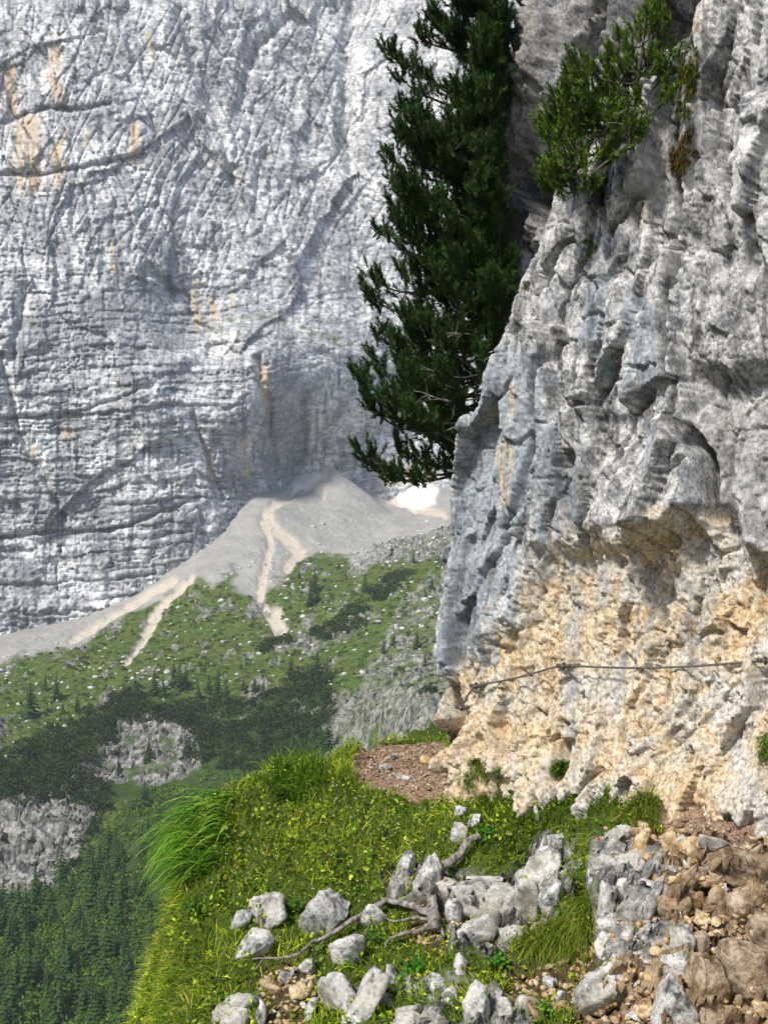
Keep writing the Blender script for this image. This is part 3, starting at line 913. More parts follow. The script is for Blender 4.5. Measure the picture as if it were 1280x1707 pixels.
# ------------------------------------------------------------------ ledge with the trail
def build_ledge():
    xs = varstep([(-14, -3.2, 0.4), (-3.2, 3.4, 0.022), (3.4, 9, 0.25)])
    ys = varstep([(-8, 6.8, 0.2), (6.8, 13.8, 0.022), (13.8, 22, 0.2)])
    X, Y = np.meshgrid(xs, ys, indexing='ij')
    ctl = [(240, 1707, 8.7), (450, 1707, 8.6), (640, 1707, 8.5), (800, 1707, 8.3), (1000, 1707, 7.95), (1280, 1707, 7.6), (1130, 1707, 7.75),
           (260, 1560, 9.4), (270, 1480, 9.85), (300, 1410, 10.25), (345, 1350, 10.65), (430, 1305, 11.15), (540, 1275, 11.7), (600, 1258, 12.6), (640, 1248, 13.2),
           (400, 1600, 9.2), (420, 1480, 9.85), (450, 1390, 10.4), (540, 1340, 10.9), (500, 1550, 9.5), (600, 1450, 10.1), (600, 1600, 9.15),
           (600, 1332, 11.0), (680, 1335, 10.95), (750, 1333, 10.85), (690, 1290, 12.0), (740, 1275, 12.3), (700, 1252, 13.0), (690, 1400, 10.45),
           (760, 1370, 10.45), (800, 1420, 10.0), (800, 1510, 9.5), (800, 1600, 8.95), (700, 1560, 9.35), (700, 1640, 8.9),
           (830, 1325, 10.65), (900, 1330, 10.2), (1000, 1335, 9.75), (1060, 1345, 9.4), (900, 1390, 9.9), (950, 1450, 9.45), (900, 1540, 9.1), (950, 1600, 8.7),
           (1120, 1345, 9.2), (1200, 1350, 8.95), (1280, 1345, 8.9), (1130, 1385, 8.85), (1280, 1385, 8.55), (1200, 1392, 8.6),
           (1060, 1410, 8.95), (1150, 1440, 8.45), (1280, 1440, 8.25), (1050, 1520, 8.55), (1150, 1540, 8.2), (1280, 1560, 7.95), (1050, 1620, 8.2), (1200, 1640, 7.85)]
    P = np.array([at(*c) for c in ctl])
    src = [tuple(p[:2]) for p in P]
    val = [p[2] for p in P]
    for x, y, zz in ((0, 0, -1.65), (1, 0, -1.65), (-0.6, 0.5, -1.75), (0.6, -3, -1.6), (0.8, -8, -1.6), (1.6, 2.5, -1.7), (2.6, 4.5, -1.75), (3.2, 6.5, -1.8), (4.5, 6.5, -1.8), (0, 4.5, -3.2), (0.9, 4.8, -3.0),
                     (-1, 5, -3.7), (-1, 2.5, -3.0), (1.4, 6.4, -3.2), (2.1, 6.6, -3.1), (0, 7, -3.8), (-1.2, 7.2, -3.9), (1.8, 12, -1.75), (3, 11, -1.7), (5, 8.5, -1.7), (1.5, 14, -1.8), (1, 16, -1.9), (6, 12, -1.7), (3, 16, -1.8), (4, -4, -1.5), (7, 0, -1.5), (3, 20, -2.0)):
        src.append((x, y))
        val.append(zz)
    Z = tps(src, val, 2e-3)(X, Y)
    # beyond the rim the slope falls away into the valley
    rim_px = [(310, 1800, 8.1), (310, 1707, 8.65), (318, 1560, 9.4), (315, 1480, 9.85), (325, 1410, 10.3), (350, 1345, 10.75), (425, 1298, 11.25), (535, 1270, 11.85), (590, 1254, 12.8), (640, 1246, 13.5)]
    R = [tuple(at(*c)[:2]) for c in rim_px]
    rim = [(-0.9, -9), (-0.9, 0.0), (-1.5, 4.0), (-1.75, 6.5)] + R + [(0.4, 14.6), (1.2, 16.5), (2.4, 23)]
    poly = rim + [(12, 23), (12, -9)]
    sd = psdf(X, Y, poly)
    wob = 0.10 * fbm(X / 0.6, Y / 0.6, 3, seed=401)
    out = np.maximum(0, sd + wob)
    Z = np.where(out > 0, np.minimum(Z, Z * 0 - 1.2) * 1.0, Z) if False else Z
    Zr = np.clip(Z, -4.5, -1.2)
    Z = np.where(sd > -0.6, Zr, Z)
    Z = Z - 3.2 * out - 0.25 * out ** 2 * (out < 8) - (out >= 8) * 16
    Z = np.maximum(Z, -78)
    px, py = proj(np.stack([X, Y, Z], -1))
    wa = fbm(X / 0.5, Y / 0.5, 4, seed=403)
    wc = fbm(X / 0.12, Y / 0.12, 3, seed=404)
    wx, wy = px + 16 * wa + 6 * wc, py + 12 * wa + 5 * wc
    front = (Y > 6.5) & (Y < 15)
    trail = np.maximum(soft(wx, wy, [(590, 1262), (605, 1250), (660, 1240), (740, 1235), (760, 1270), (770, 1300), (745, 1328), (700, 1335), (640, 1326), (592, 1315), (585, 1285)], 5),
                       soft(wx, wy, [(1105, 1330), (1400, 1310), (1400, 1400), (1120, 1392), (1095, 1365)], 6)) * front
    trail = np.maximum(trail, sstep(0.55, 0.35, pdist(X, Y, [(0.7, -9), (0.6, 0.5), (1.6, 2.6), (2.7, 4.6), (3.4, 6.9)])))
    rub = soft(wx, wy, [(1000, 1400), (1060, 1372), (1110, 1385), (1400, 1395), (1400, 1900), (930, 1900), (960, 1660), (1020, 1620), (990, 1530), (1000, 1450)], 9) * front
    bare = np.maximum(soft(wx, wy, [(420, 1625), (470, 1600), (520, 1610), (530, 1670), (520, 1720), (440, 1720), (430, 1660)], 9), soft(wx, wy, [(840, 1610), (930, 1600), (1000, 1560), (1010, 1640), (930, 1680), (850, 1660)], 12)) * front
    bare = np.maximum(bare, soft(wx, wy, [(690, 1500), (750, 1480), (770, 1560), (740, 1590), (680, 1570)], 10) * front)
    bed = np.maximum(soft(wx, wy, [(640, 1450), (700, 1425), (760, 1455), (860, 1465), (890, 1400), (955, 1395), (960, 1540), (860, 1560), (830, 1600), (750, 1590), (740, 1510), (650, 1510)], 8),
                     soft(wx, wy, [(985, 1400), (1060, 1375), (1095, 1420), (1110, 1590), (1000, 1610), (985, 1500)], 10)) * front
    bed = np.maximum(bed, soft(wx, wy, [(600, 1650), (660, 1620), (760, 1640), (880, 1650), (900, 1760), (560, 1760)], 14) * front * sstep(-0.1, 0.2, wa))
    f1, e1, c1 = facets(X / 0.30 + 0.5 * wa, Y / 0.30 + Z / 0.35, 411, 1.2)
    f2, e2, c2 = facets(X / 0.11 + 0.5 * wc, (Y + Z) / 0.12, 415, 1.3)
    f3, e3, c3 = facets(X / 0.045, (Y + Z) / 0.05, 419, 1.3)
    lump = ridged(X / 0.34, Y / 0.42, 3, 0.5, 421)
    Z = Z + 0.10 * fbm(X / 0.8, Y / 0.8, 4, seed=425) * (1 - trail)
    Z = Z + (1 - trail) * (1 - rub) * (0.09 * (lump - 0.4) + 0.05 * fbm(X / 0.16, Y / 0.16, 3, seed=427))
    Z = Z + np.maximum(rub, bed) * (0.13 * f1 + 0.07 * f2 + 0.025 * f3 - 0.06 * sstep(0.12, 0.0, e1))
    Z = Z + trail * (0.022 * f2 + 0.014 * f3 + 0.02 * wc - 0.03)
    Z = Z + bare * (0.03 * f2 + 0.02 * f3 - 0.03)
    # trodden edge: the turf stands a hand above the path
    edge_t = soft(wx, wy, [(560, 1240), (600, 1235), (600, 1262), (592, 1300), (560, 1330)], 10) * front
    Z = Z + 0.05 * edge_t
    P = np.stack([X, Y - np.maximum(rub, bed) * (0.20 * f1 + 0.09 * f2 + 0.03 * f3), Z], -1)
    soil = np.clip(trail + 0, 0, 1)
    cols = np.stack([soil, rub, bare, bed], -1)
    t = NT('ledge_ground')
    Rm, Gm, Bm, Am = t.mask('mask')
    n1 = t.noise(6, 7, 0.68)
    n2 = t.noise(30, 6, 0.7)
    n3 = t.noise(85, 3, 0.6)
    turf = t.ramp(n2, [(0.30, (0.024, 0.040, 0.008)), (0.50, (0.065, 0.100, 0.016)), (0.70, (0.13, 0.17, 0.03))])
    path = t.ramp(n2, [(0.30, (0.15, 0.085, 0.055)), (0.48, (0.29, 0.18, 0.125)), (0.66, (0.44, 0.32, 0.24)), (0.78, (0.55, 0.46, 0.38))])
    path = t.mix(0.6, path, t.ramp(n3, [(0.32, 0.5), (0.5, 1.0), (0.7, 1.35)]), 'MULTIPLY')
    brk = t.ramp(n1, [(0.32, (0.080, 0.050, 0.028)), (0.45, (0.24, 0.165, 0.10)), (0.56, (0.42, 0.31, 0.19)), (0.68, (0.54, 0.43, 0.30))])
    brk = t.mix(0.7, brk, t.ramp(n2, [(0.32, 0.4), (0.5, 0.95), (0.7, 1.3)]), 'MULTIPLY')
    soil_c = t.ramp(n2, [(0.30, (0.030, 0.020, 0.010)), (0.6, (0.12, 0.085, 0.045))])
    c = t.mix(Bm, turf, soil_c)
    c = t.mix(Gm, c, brk)
    lime = t.ramp(n1, [(0.34, (0.10, 0.098, 0.092)), (0.46, (0.29, 0.28, 0.265)), (0.60, (0.54, 0.525, 0.50))])
    lime = t.mix(0.7, lime, t.ramp(n2, [(0.36, 0.35), (0.48, 0.9), (0.62, 1.2)]), 'MULTIPLY')
    c = t.mix(Am, c, lime)
    c = t.mix(Rm, c, path)
    m = t.done(c, 0.95, t.bump(t.math('ADD', n2, t.math('MULTIPLY', n3, 0.5)), 0.9, 0.025), 0.1)
    me = mesh_from('ledge_ground', P.reshape(-1, 3), grid_faces(*X.shape), {'mask': cols.reshape(-1, 4)})
    obj('ledge_ground', me, m, label='grassy ledge of soil, turf and brown broken rock carrying the trail', cat='ground', kind='structure')
    return dict(xs=xs, ys=ys, X=X, Y=Y, Z=Z, px=px, py=py, trail=trail, rub=rub, bare=bare, bed=bed, sd=sd, wa=wa)


LED = build_ledge()


def gz(x, y):
    return bil(LED['xs'], LED['ys'], LED['Z'], np.asarray(x, float), np.asarray(y, float))


def ground_hit(px, py, y0=6.9, y1=15.0):
    """first ground point along the ray of a pixel"""
    yy = np.linspace(y0, y1, 900)
    p = at(px, py, yy)
    below = p[:, 2] < gz(p[:, 0], p[:, 1])
    i = int(np.argmax(below)) if below.any() else len(yy) - 1
    q = p[i].copy()
    q[2] = gz(q[0], q[1])
    return q


# ------------------------------------------------------------------ mesh makers
def tube(pts, rad, sides=7, seed=0, rough=0.0):
    """tapered tube along points -> (V, quads)"""
    pts = np.asarray(pts, float)
    rad = np.broadcast_to(np.asarray(rad, float), (len(pts),))
    tg = np.gradient(pts, axis=0)
    tg /= np.linalg.norm(tg, axis=1)[:, None] + 1e-9
    up = np.array([0.3, 0.2, 0.93])
    a = np.cross(tg, up)
    bad = np.linalg.norm(a, axis=1) < 0.1
    a[bad] = np.cross(tg[bad], np.array([1.0, 0, 0]))
    a /= np.linalg.norm(a, axis=1)[:, None]
    b = np.cross(tg, a)
    th = np.linspace(0, 2 * math.pi, sides, endpoint=False)
    g = np.random.default_rng(seed)
    rr = rad[:, None] * (1 + rough * g.normal(0, 1, (len(pts), sides)))
    V = pts[:, None] + rr[..., None] * (np.cos(th)[None, :, None] * a[:, None] + np.sin(th)[None, :, None] * b[:, None])
    n = len(pts)
    i = np.arange(n * sides).reshape(n, sides)
    j = np.roll(i, -1, axis=1)
    Fq = np.stack([i[:-1], j[:-1], j[1:], i[1:]], -1).reshape(-1, 4)
    caps = []
    for row in (i[0], i[-1]):
        for k in range(1, sides - 2, 2):
            caps.append([row[0], row[k], row[k + 1], row[k + 2]])
    return V.reshape(-1, 3), np.r_[Fq, np.array(caps, int)] if caps else Fq


def join(parts):
    Vs, Fs, o = [], [], 0
    for V, Fq in parts:
        Vs.append(V)
        Fs.append(Fq + o)
        o += len(V)
    return np.concatenate(Vs), np.concatenate(Fs)


def curve(ctrl, n):
    """smooth curve through control points (catmull-rom)"""
    c = np.asarray(ctrl, float)
    c = np.vstack([2 * c[0] - c[1], c, 2 * c[-1] - c[-2]])
    out = []
    m = len(c) - 3
    for u in np.linspace(0, m - 1e-6, n):
        i = int(u)
        f = u - i
        p0, p1, p2, p3 = c[i:i + 4]
        out.append(0.5 * (2 * p1 + (p2 - p0) * f + (2 * p0 - 5 * p1 + 4 * p2 - p3) * f * f + (3 * p1 - p0 - 3 * p2 + p3) * f ** 3))
    return np.array(out)


def unit(v):
    return v / (np.linalg.norm(v, axis=-1, keepdims=True) + 1e-9)


def blades(base, d0, length, width, droop, col, segs=3, wind=None):
    """grass blades: base (n,3), start direction, length, width, droop -> mesh arrays"""
    n = len(base)
    side = unit(np.cross(d0, np.array([0, 0, 1.0])) + rng.normal(0, 0.35, (n, 3)))
    Vs, Cs = [], []
    p = base.copy()
    d = unit(d0)
    step = (length / segs)[:, None]
    for s in range(segs + 1):
        f = s / segs
        wd = (width * (1 - f ** 1.6))[:, None] * 0.5
        if s < segs:
            Vs += [p - side * wd, p + side * wd]
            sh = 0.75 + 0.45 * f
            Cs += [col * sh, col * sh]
        else:
            Vs += [p]
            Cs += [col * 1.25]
        d = unit(d + np.array([0, 0, -1.0]) * (droop[:, None] / segs) + (wind / segs if wind is not None else 0))
        p = p + d * step
    k = 2 * segs + 1
    V = np.stack(Vs, 1).reshape(-1, 3)
    C = np.stack(Cs, 1).reshape(-1, 3)
    fl = []
    for s in range(segs - 1):
        a = 2 * s
        fl += [[a, a + 1, a + 3], [a, a + 3, a + 2]]
    a = 2 * (segs - 1)
    fl += [[a, a + 1, a + 2]]
    Ft = (np.arange(n)[:, None, None] * k + np.array(fl)[None]).reshape(-1, 3)
    return V, Ft, np.c_[np.clip(C, 0, 1), np.ones(len(C))]


def leaves(base, nrm, dirv, length, width, col):
    """ovate leaves, four triangles folded along the midrib"""
    n = len(base)
    dirv = unit(dirv)
    s = unit(np.cross(dirv, nrm))
    up = unit(np.cross(s, dirv))
    L, W = length[:, None], width[:, None]
    v0 = base
    v1 = base + dirv * L * 0.5 + s * W * 0.5 + up * W * 0.18
    v2 = base + dirv * L * 0.5 - s * W * 0.5 + up * W * 0.18
    v3 = base + dirv * L - up * L * 0.12
    vm = base + dirv * L * 0.5
    V = np.stack([v0, v1, v2, v3, vm], 1).reshape(-1, 3)
    Ft = (np.arange(n)[:, None, None] * 5 + np.array([[0, 1, 4], [0, 4, 2], [1, 3, 4], [4, 3, 2]])[None]).reshape(-1, 3)
    C = np.repeat(col, 5, 0)
    return V, Ft, np.c_[np.clip(C, 0, 1), np.ones(len(C))]


def jmesh(name, parts):
    """join (V, F, C) triples into one mesh"""
    o = 0
    Vs, Fs, Cs = [], [], []
    for V, Ft, C in parts:
        Vs.append(V)
        Fs.append(Ft + o)
        Cs.append(C)
        o += len(V)
    return mesh_from(name, np.concatenate(Vs), np.concatenate(Fs), {'col': np.concatenate(Cs)})


def ico(sub):
    import bmesh
    bm = bmesh.new()
    bmesh.ops.create_icosphere(bm, subdivisions=sub, radius=1.0)
    V = np.array([v.co[:] for v in bm.verts])
    Ft = np.array([[v.index for v in f.verts] for f in bm.faces])
    bm.free()
    return V, Ft


ICO = {s: ico(s) for s in (1, 2, 3, 4, 5)}


def stone_mesh(name, seed, dims, sub=4, cuts=11, rough=0.05):
    """angular stone: a ball cut by planes, then weathered"""
    g = np.random.default_rng(seed)
    V, Ft = ICO[sub]
    V = V.copy()
    if sub >= 3:                                                  # start from a rounded block, not a ball
        q4 = np.linalg.qr(g.normal(0, 1, (3, 3)))[0]
        q4 = unit(np.eye(3) + 0.45 * q4)
        W4 = V @ q4
        V = V / ((np.abs(W4) ** 7).sum(1) ** (1 / 7))[:, None] * 0.8
    for _ in range(cuts):
        nn = unit(g.normal(0, 1, 3))
        h = g.uniform(0.42, 0.80)
        d = V @ nn - h
        V -= np.maximum(d, 0)[:, None] * nn
    for _ in range(16 if sub >= 3 else 0):                       # chipped edges
        nn = unit(g.normal(0, 1, 3))
        d = V @ nn
        h = d.max() * g.uniform(0.80, 0.95)
        V -= np.maximum(d - h, 0)[:, None] * nn
    if sub >= 3:
        u0 = unit(V)
        off = g.uniform(0, 40)
        for fr, am in ((2.3, 1.0), (5.0, 0.55), (11.0, 0.30), (23.0, 0.16)):
            k = perlin(u0[:, 0] * fr + off + u0[:, 2] * fr * 0.7, u0[:, 1] * fr - off + u0[:, 2] * fr * 0.9, seed % 991)
            V += u0 * (k * rough * am)[:, None]
        # a bedding crack or two
        for _ in range(3):
            nn = unit(g.normal(0, 1, 3))
            d = V @ nn - g.uniform(-0.35, 0.35) + 0.05 * perlin(V[:, 0] * 4 + off, V[:, 1] * 4, 5)
            V -= unit(V) * (0.06 * np.exp(-(d / 0.03) ** 2))[:, None]
    V = V * (np.asarray(dims) / (V.max(0) - V.min(0)))
    V -= (V.max(0) + V.min(0)) / 2
    return mesh_from(name, V, Ft)


# ------------------------------------------------------------------ pines
def pine(name, label, stem_ctrl, stem_r, boughs, seed, shoot_n, needle_len, cols, bark=M_BARK, dead=()):
    """boughs: list of (control points, radius); every bough carries side shoots dressed with needle brushes"""
    g = np.random.default_rng(seed)
    root = bpy.data.objects.new(name, None)
    COL.objects.link(root)
    base = np.asarray(stem_ctrl[0], float)
    root.location = base
    root['label'] = label
    root['category'] = 'pine tree'
    st = curve(stem_ctrl, 26)
    V, Fq = tube(st - base, np.linspace(stem_r, stem_r * 0.45, 26), 9, seed, 0.08)
    obj('trunk', mesh_from('trunk', V, Fq), bark, root)
    allshoots = []
    for k, (ctrl, r, n_sh, spread) in enumerate(boughs):
        cv = curve(ctrl, 16)
        parts = [tube(cv - base, np.linspace(r, r * 0.3, 16), 6, seed + k, 0.06)]
        tang = unit(np.gradient(cv, axis=0))
        for q in range(n_sh):
            f = g.beta(2.2, 1.0) * 0.97 + 0.03
            fi = f * 15
            i = min(int(fi), 14)
            p = cv[i] + (cv[i + 1] - cv[i]) * (fi - i)
            tdir = tang[i]
            sdir = unit(tdir * 0.75 + g.normal(0, spread, 3) + np.array([-0.10, -0.15, 0.50]))
            ln = g.uniform(0.08, 0.26) * (1.15 - 0.45 * f)
            end = p + sdir * ln + np.array([0, 0, 0.04])
            tw = curve([p, p + sdir * ln * 0.55 - np.array([0, 0, 0.012]), end], 4)
            parts.append(tube(tw - base, np.linspace(0.006, 0.0035, 4), 3))
            up2 = unit(end - tw[2])
            allshoots.append((end, up2))
            if g.random() < 0.75:
                allshoots.append((tw[2], unit(up2 + g.normal(0, 0.5, 3))))
        V, Fq = join(parts)
        obj('bough', mesh_from('bough', V, Fq), bark, root)
    for ctrl, r in dead:
        cv = curve(ctrl, 12)
        parts = [tube(cv - base, np.linspace(r, r * 0.3, 12), 5)]
        tang = unit(np.gradient(cv, axis=0))
        for q in range(7):
            i = g.integers(3, 11)
            sd = unit(tang[i] + g.normal(0, 0.55, 3))
            parts.append(tube(np.array([cv[i], cv[i] + sd * 0.10, cv[i] + sd * 0.2 + [0, 0, -0.02]]) - base, [r * 0.5, r * 0.35, r * 0.2], 4))
        V, Fq = join(parts)
        obj('dead_branch', mesh_from('dead_branch', V, Fq), M_DEAD, root)
    # needle brushes
    S = np.array([s[0] for s in allshoots])
    Dv = np.array([s[1] for s in allshoots])
    m = shoot_n
    n = len(S)
    P0 = np.repeat(S, m, 0)
    Dr = np.repeat(Dv, m, 0)
    f = np.tile(np.linspace(-1.0, 0.25, m), n)
    P0 = P0 + Dr * (f * 0.10)[:, None]
    rad = g.normal(0, 1, (n * m, 3))
    rad = unit(rad - (rad * Dr).sum(1)[:, None] * Dr)
    nd = unit(Dr * g.uniform(0.55, 1.2, (n * m, 1)) + rad * 0.75)
    L = needle_len * g.uniform(0.75, 1.2, n * m)
    sd = unit(np.cross(nd, g.normal(0, 1, (n * m, 3)))) * (0.0055 * g.uniform(0.8, 1.3, n * m))[:, None]
    tip = P0 + nd * L[:, None]
    V = np.stack([P0 - sd, P0 + sd, tip], 1).reshape(-1, 3) - base
    Ft = np.arange(n * m * 3).reshape(-1, 3)
    tone = np.repeat(g.random(n), m)
    hue = np.clip(tone[:, None] * 0.7 + g.random((n * m, 1)) * 0.3, 0, 1)
    c = np.array(cols[0]) * (1 - hue) + np.array(cols[1]) * hue
    C = np.repeat(c, 3, 0)
    C[2::3] *= 1.25
    me = mesh_from('needles', V, Ft, {'col': np.c_[np.clip(C, 0, 1), np.ones(len(C))]})
    obj('needles', me, M_NEEDLE, root)
    return root


def pine_boughs(seed, starts, ends, sag, r, n_sh, spread):
    """boughs from the stem: out first, then curling up at the tip"""
    g = np.random.default_rng(seed)
    out = []
    for e in ends:
        e = np.asarray(e, float)
        k = np.argmin([abs(s[2] - (e[2] - 0.12)) + 0.15 * np.linalg.norm(np.asarray(s) - e) for s in starts])
        s = np.asarray(starts[k], float) + g.normal(0, 0.03, 3)
        L = np.linalg.norm(e - s)
        m1 = s + (e - s) * 0.40 + np.array([0, 0, -sag * L]) + g.normal(0, 0.04, 3) * L
        m2 = s + (e - s) * 0.78 + np.array([0, 0, -sag * 0.9 * L]) + g.normal(0, 0.03, 3) * L
        out.append(([s, m1, m2, e], r * (0.6 + 0.4 * min(1.0, L)), n_sh if L > 0.5 else max(6, n_sh // 2), spread))
    return out


def build_big_pine():
    g = np.random.default_rng(501)
    stem = [at(842, 760, 12.75), at(835, 640, 12.7), at(828, 480, 12.7), at(830, 300, 12.75), at(838, 120, 12.8), at(840, -40, 12.8), at(842, -160, 12.85)]
    poly = [(750, -80), (756, 5), (775, 35), (735, 45), (728, 75), (690, 108), (645, 85), (652, 125), (690, 150), (676, 190), (655, 215), (640, 255), (672, 275), (650, 310), (640, 350), (628, 385), (650, 420),
            (612, 448), (606, 480), (640, 505), (628, 550), (645, 590), (595, 622), (610, 660), (645, 690), (600, 745), (650, 775), (715, 745), (760, 720), (800, 640), (838, 560), (845, 300), (850, -80)]
    ends = []
    for (x, y) in [(645, 88), (690, 112), (735, 48), (758, 5), (660, 215), (640, 258), (678, 185), (630, 385), (645, 345), (612, 450), (608, 482), (630, 552), (622, 600), (597, 625), (605, 650), (620, 680), (598, 750), (612, 765),
                   (650, 780), (700, 762), (660, 740), (720, 20), (770, -30), (745, -90), (700, 60), (668, 130), (655, 300), (740, 740), (690, 700), (640, 640)]:
        ends.append(at(x, y, 12.4 + g.uniform(-0.3, 0.35)))
    k = 0
    while k < 125:
        x, y = g.uniform(600, 848), g.uniform(-110, 720)
        if psdf(np.array(x), np.array(y), poly) > -12:
            continue
        # deeper boughs near the rock, nearer ones towards the camera
        ends.append(at(x, y, 12.30 + g.uniform(-0.55, 0.45)))
        k += 1
    for q in range(46):
        ends.append(at(g.uniform(735, 850), g.uniform(-120, 560), 12.25 + g.uniform(-0.4, 0.3)))
    starts = [p for p in curve(stem, 22)]
    b = pine_boughs(502, starts, ends, 0.13, 0.020, 26, 0.62)
    dead = []
    for (x0, y0, x1, y1) in ((825, 520, 745, 560), (828, 480, 775, 470), (820, 620, 700, 610), (815, 660, 690, 650), (800, 690, 680, 720)):
        dead.append(([at(x0, y0, 12.5), at((x0 + x1) / 2, (y0 + y1) / 2 + 14, 12.15), at(x1, y1, 12.0)], 0.011))
    pine('mountain_pine', 'large dark green pine hanging from the edge of the cliff', stem, 0.085, b, 503, 40, 0.056,
         ((0.009, 0.024, 0.007), (0.045, 0.100, 0.015)), dead=dead)


def build_small_pine():
    g = np.random.default_rng(521)
    c = CLIFF

    def w(x, y, off):
        return at(x, y, 10.25 - off)
    stem = [w(1118, 200, 0.05), w(1095, 196, 0.12), w(1065, 185, 0.25), w(1060, 140, 0.35), w(1072, 80, 0.40)]
    ends = []
    for (x, y) in [(1090, 25), (1065, 40), (1112, 45), (1040, 70), (1025, 95), (1085, 60), (1110, 80), (1022, 125), (1050, 100), (1075, 110), (1105, 120), (1045, 140), (1120, 105),
                   (960, 115), (975, 105), (948, 135), (935, 170), (950, 160), (905, 215), (910, 205), (925, 195), (915, 235), (940, 210), (970, 160), (985, 175), (1005, 165), (1025, 160), (1010, 150), (955, 195), (985, 205),
                   (1035, 175), (1060, 170), (1000, 220), (965, 225), (925, 275), (915, 290), (935, 305), (945, 270), (915, 310), (960, 300), (975, 280), (1000, 265), (1020, 245), (1045, 225), (985, 310), (1030, 200), (1070, 215), (1110, 165)]:
        ends.append(w(x, y, 0.35 + g.uniform(-0.22, 0.25)))
    starts = [p for p in curve(stem, 12)] + [p for p in curve([w(1100, 200, 0.1), w(1060, 205, 0.25), w(1010, 215, 0.32), w(975, 225, 0.35)], 9)]
    b = pine_boughs(522, starts, ends, 0.10, 0.012, 20, 0.45)
    b.append(([w(1105, 200, 0.1), w(1060, 208, 0.28), w(1010, 218, 0.34), w(970, 228, 0.36)], 0.022, 6, 0.5))
    dead = [([w(1095, 195, 0.2), w(1070, 185, 0.45), w(1045, 180, 0.55)], 0.010), ([w(1090, 205, 0.2), w(1060, 212, 0.45), w(1030, 205, 0.55)], 0.009),
            ([w(1080, 215, 0.2), w(1020, 262, 0.45), w(980, 292, 0.5)], 0.008), ([w(1085, 205, 0.2), w(1075, 225, 0.45), w(1055, 232, 0.5)], 0.009)]
    pine('dwarf_pine', 'small bright green pine rooted on a ledge high on the cliff', stem, 0.040, b, 523, 40, 0.042,
         ((0.026, 0.060, 0.008), (0.115, 0.190, 0.018)), dead=dead)


build_big_pine()
build_small_pine()

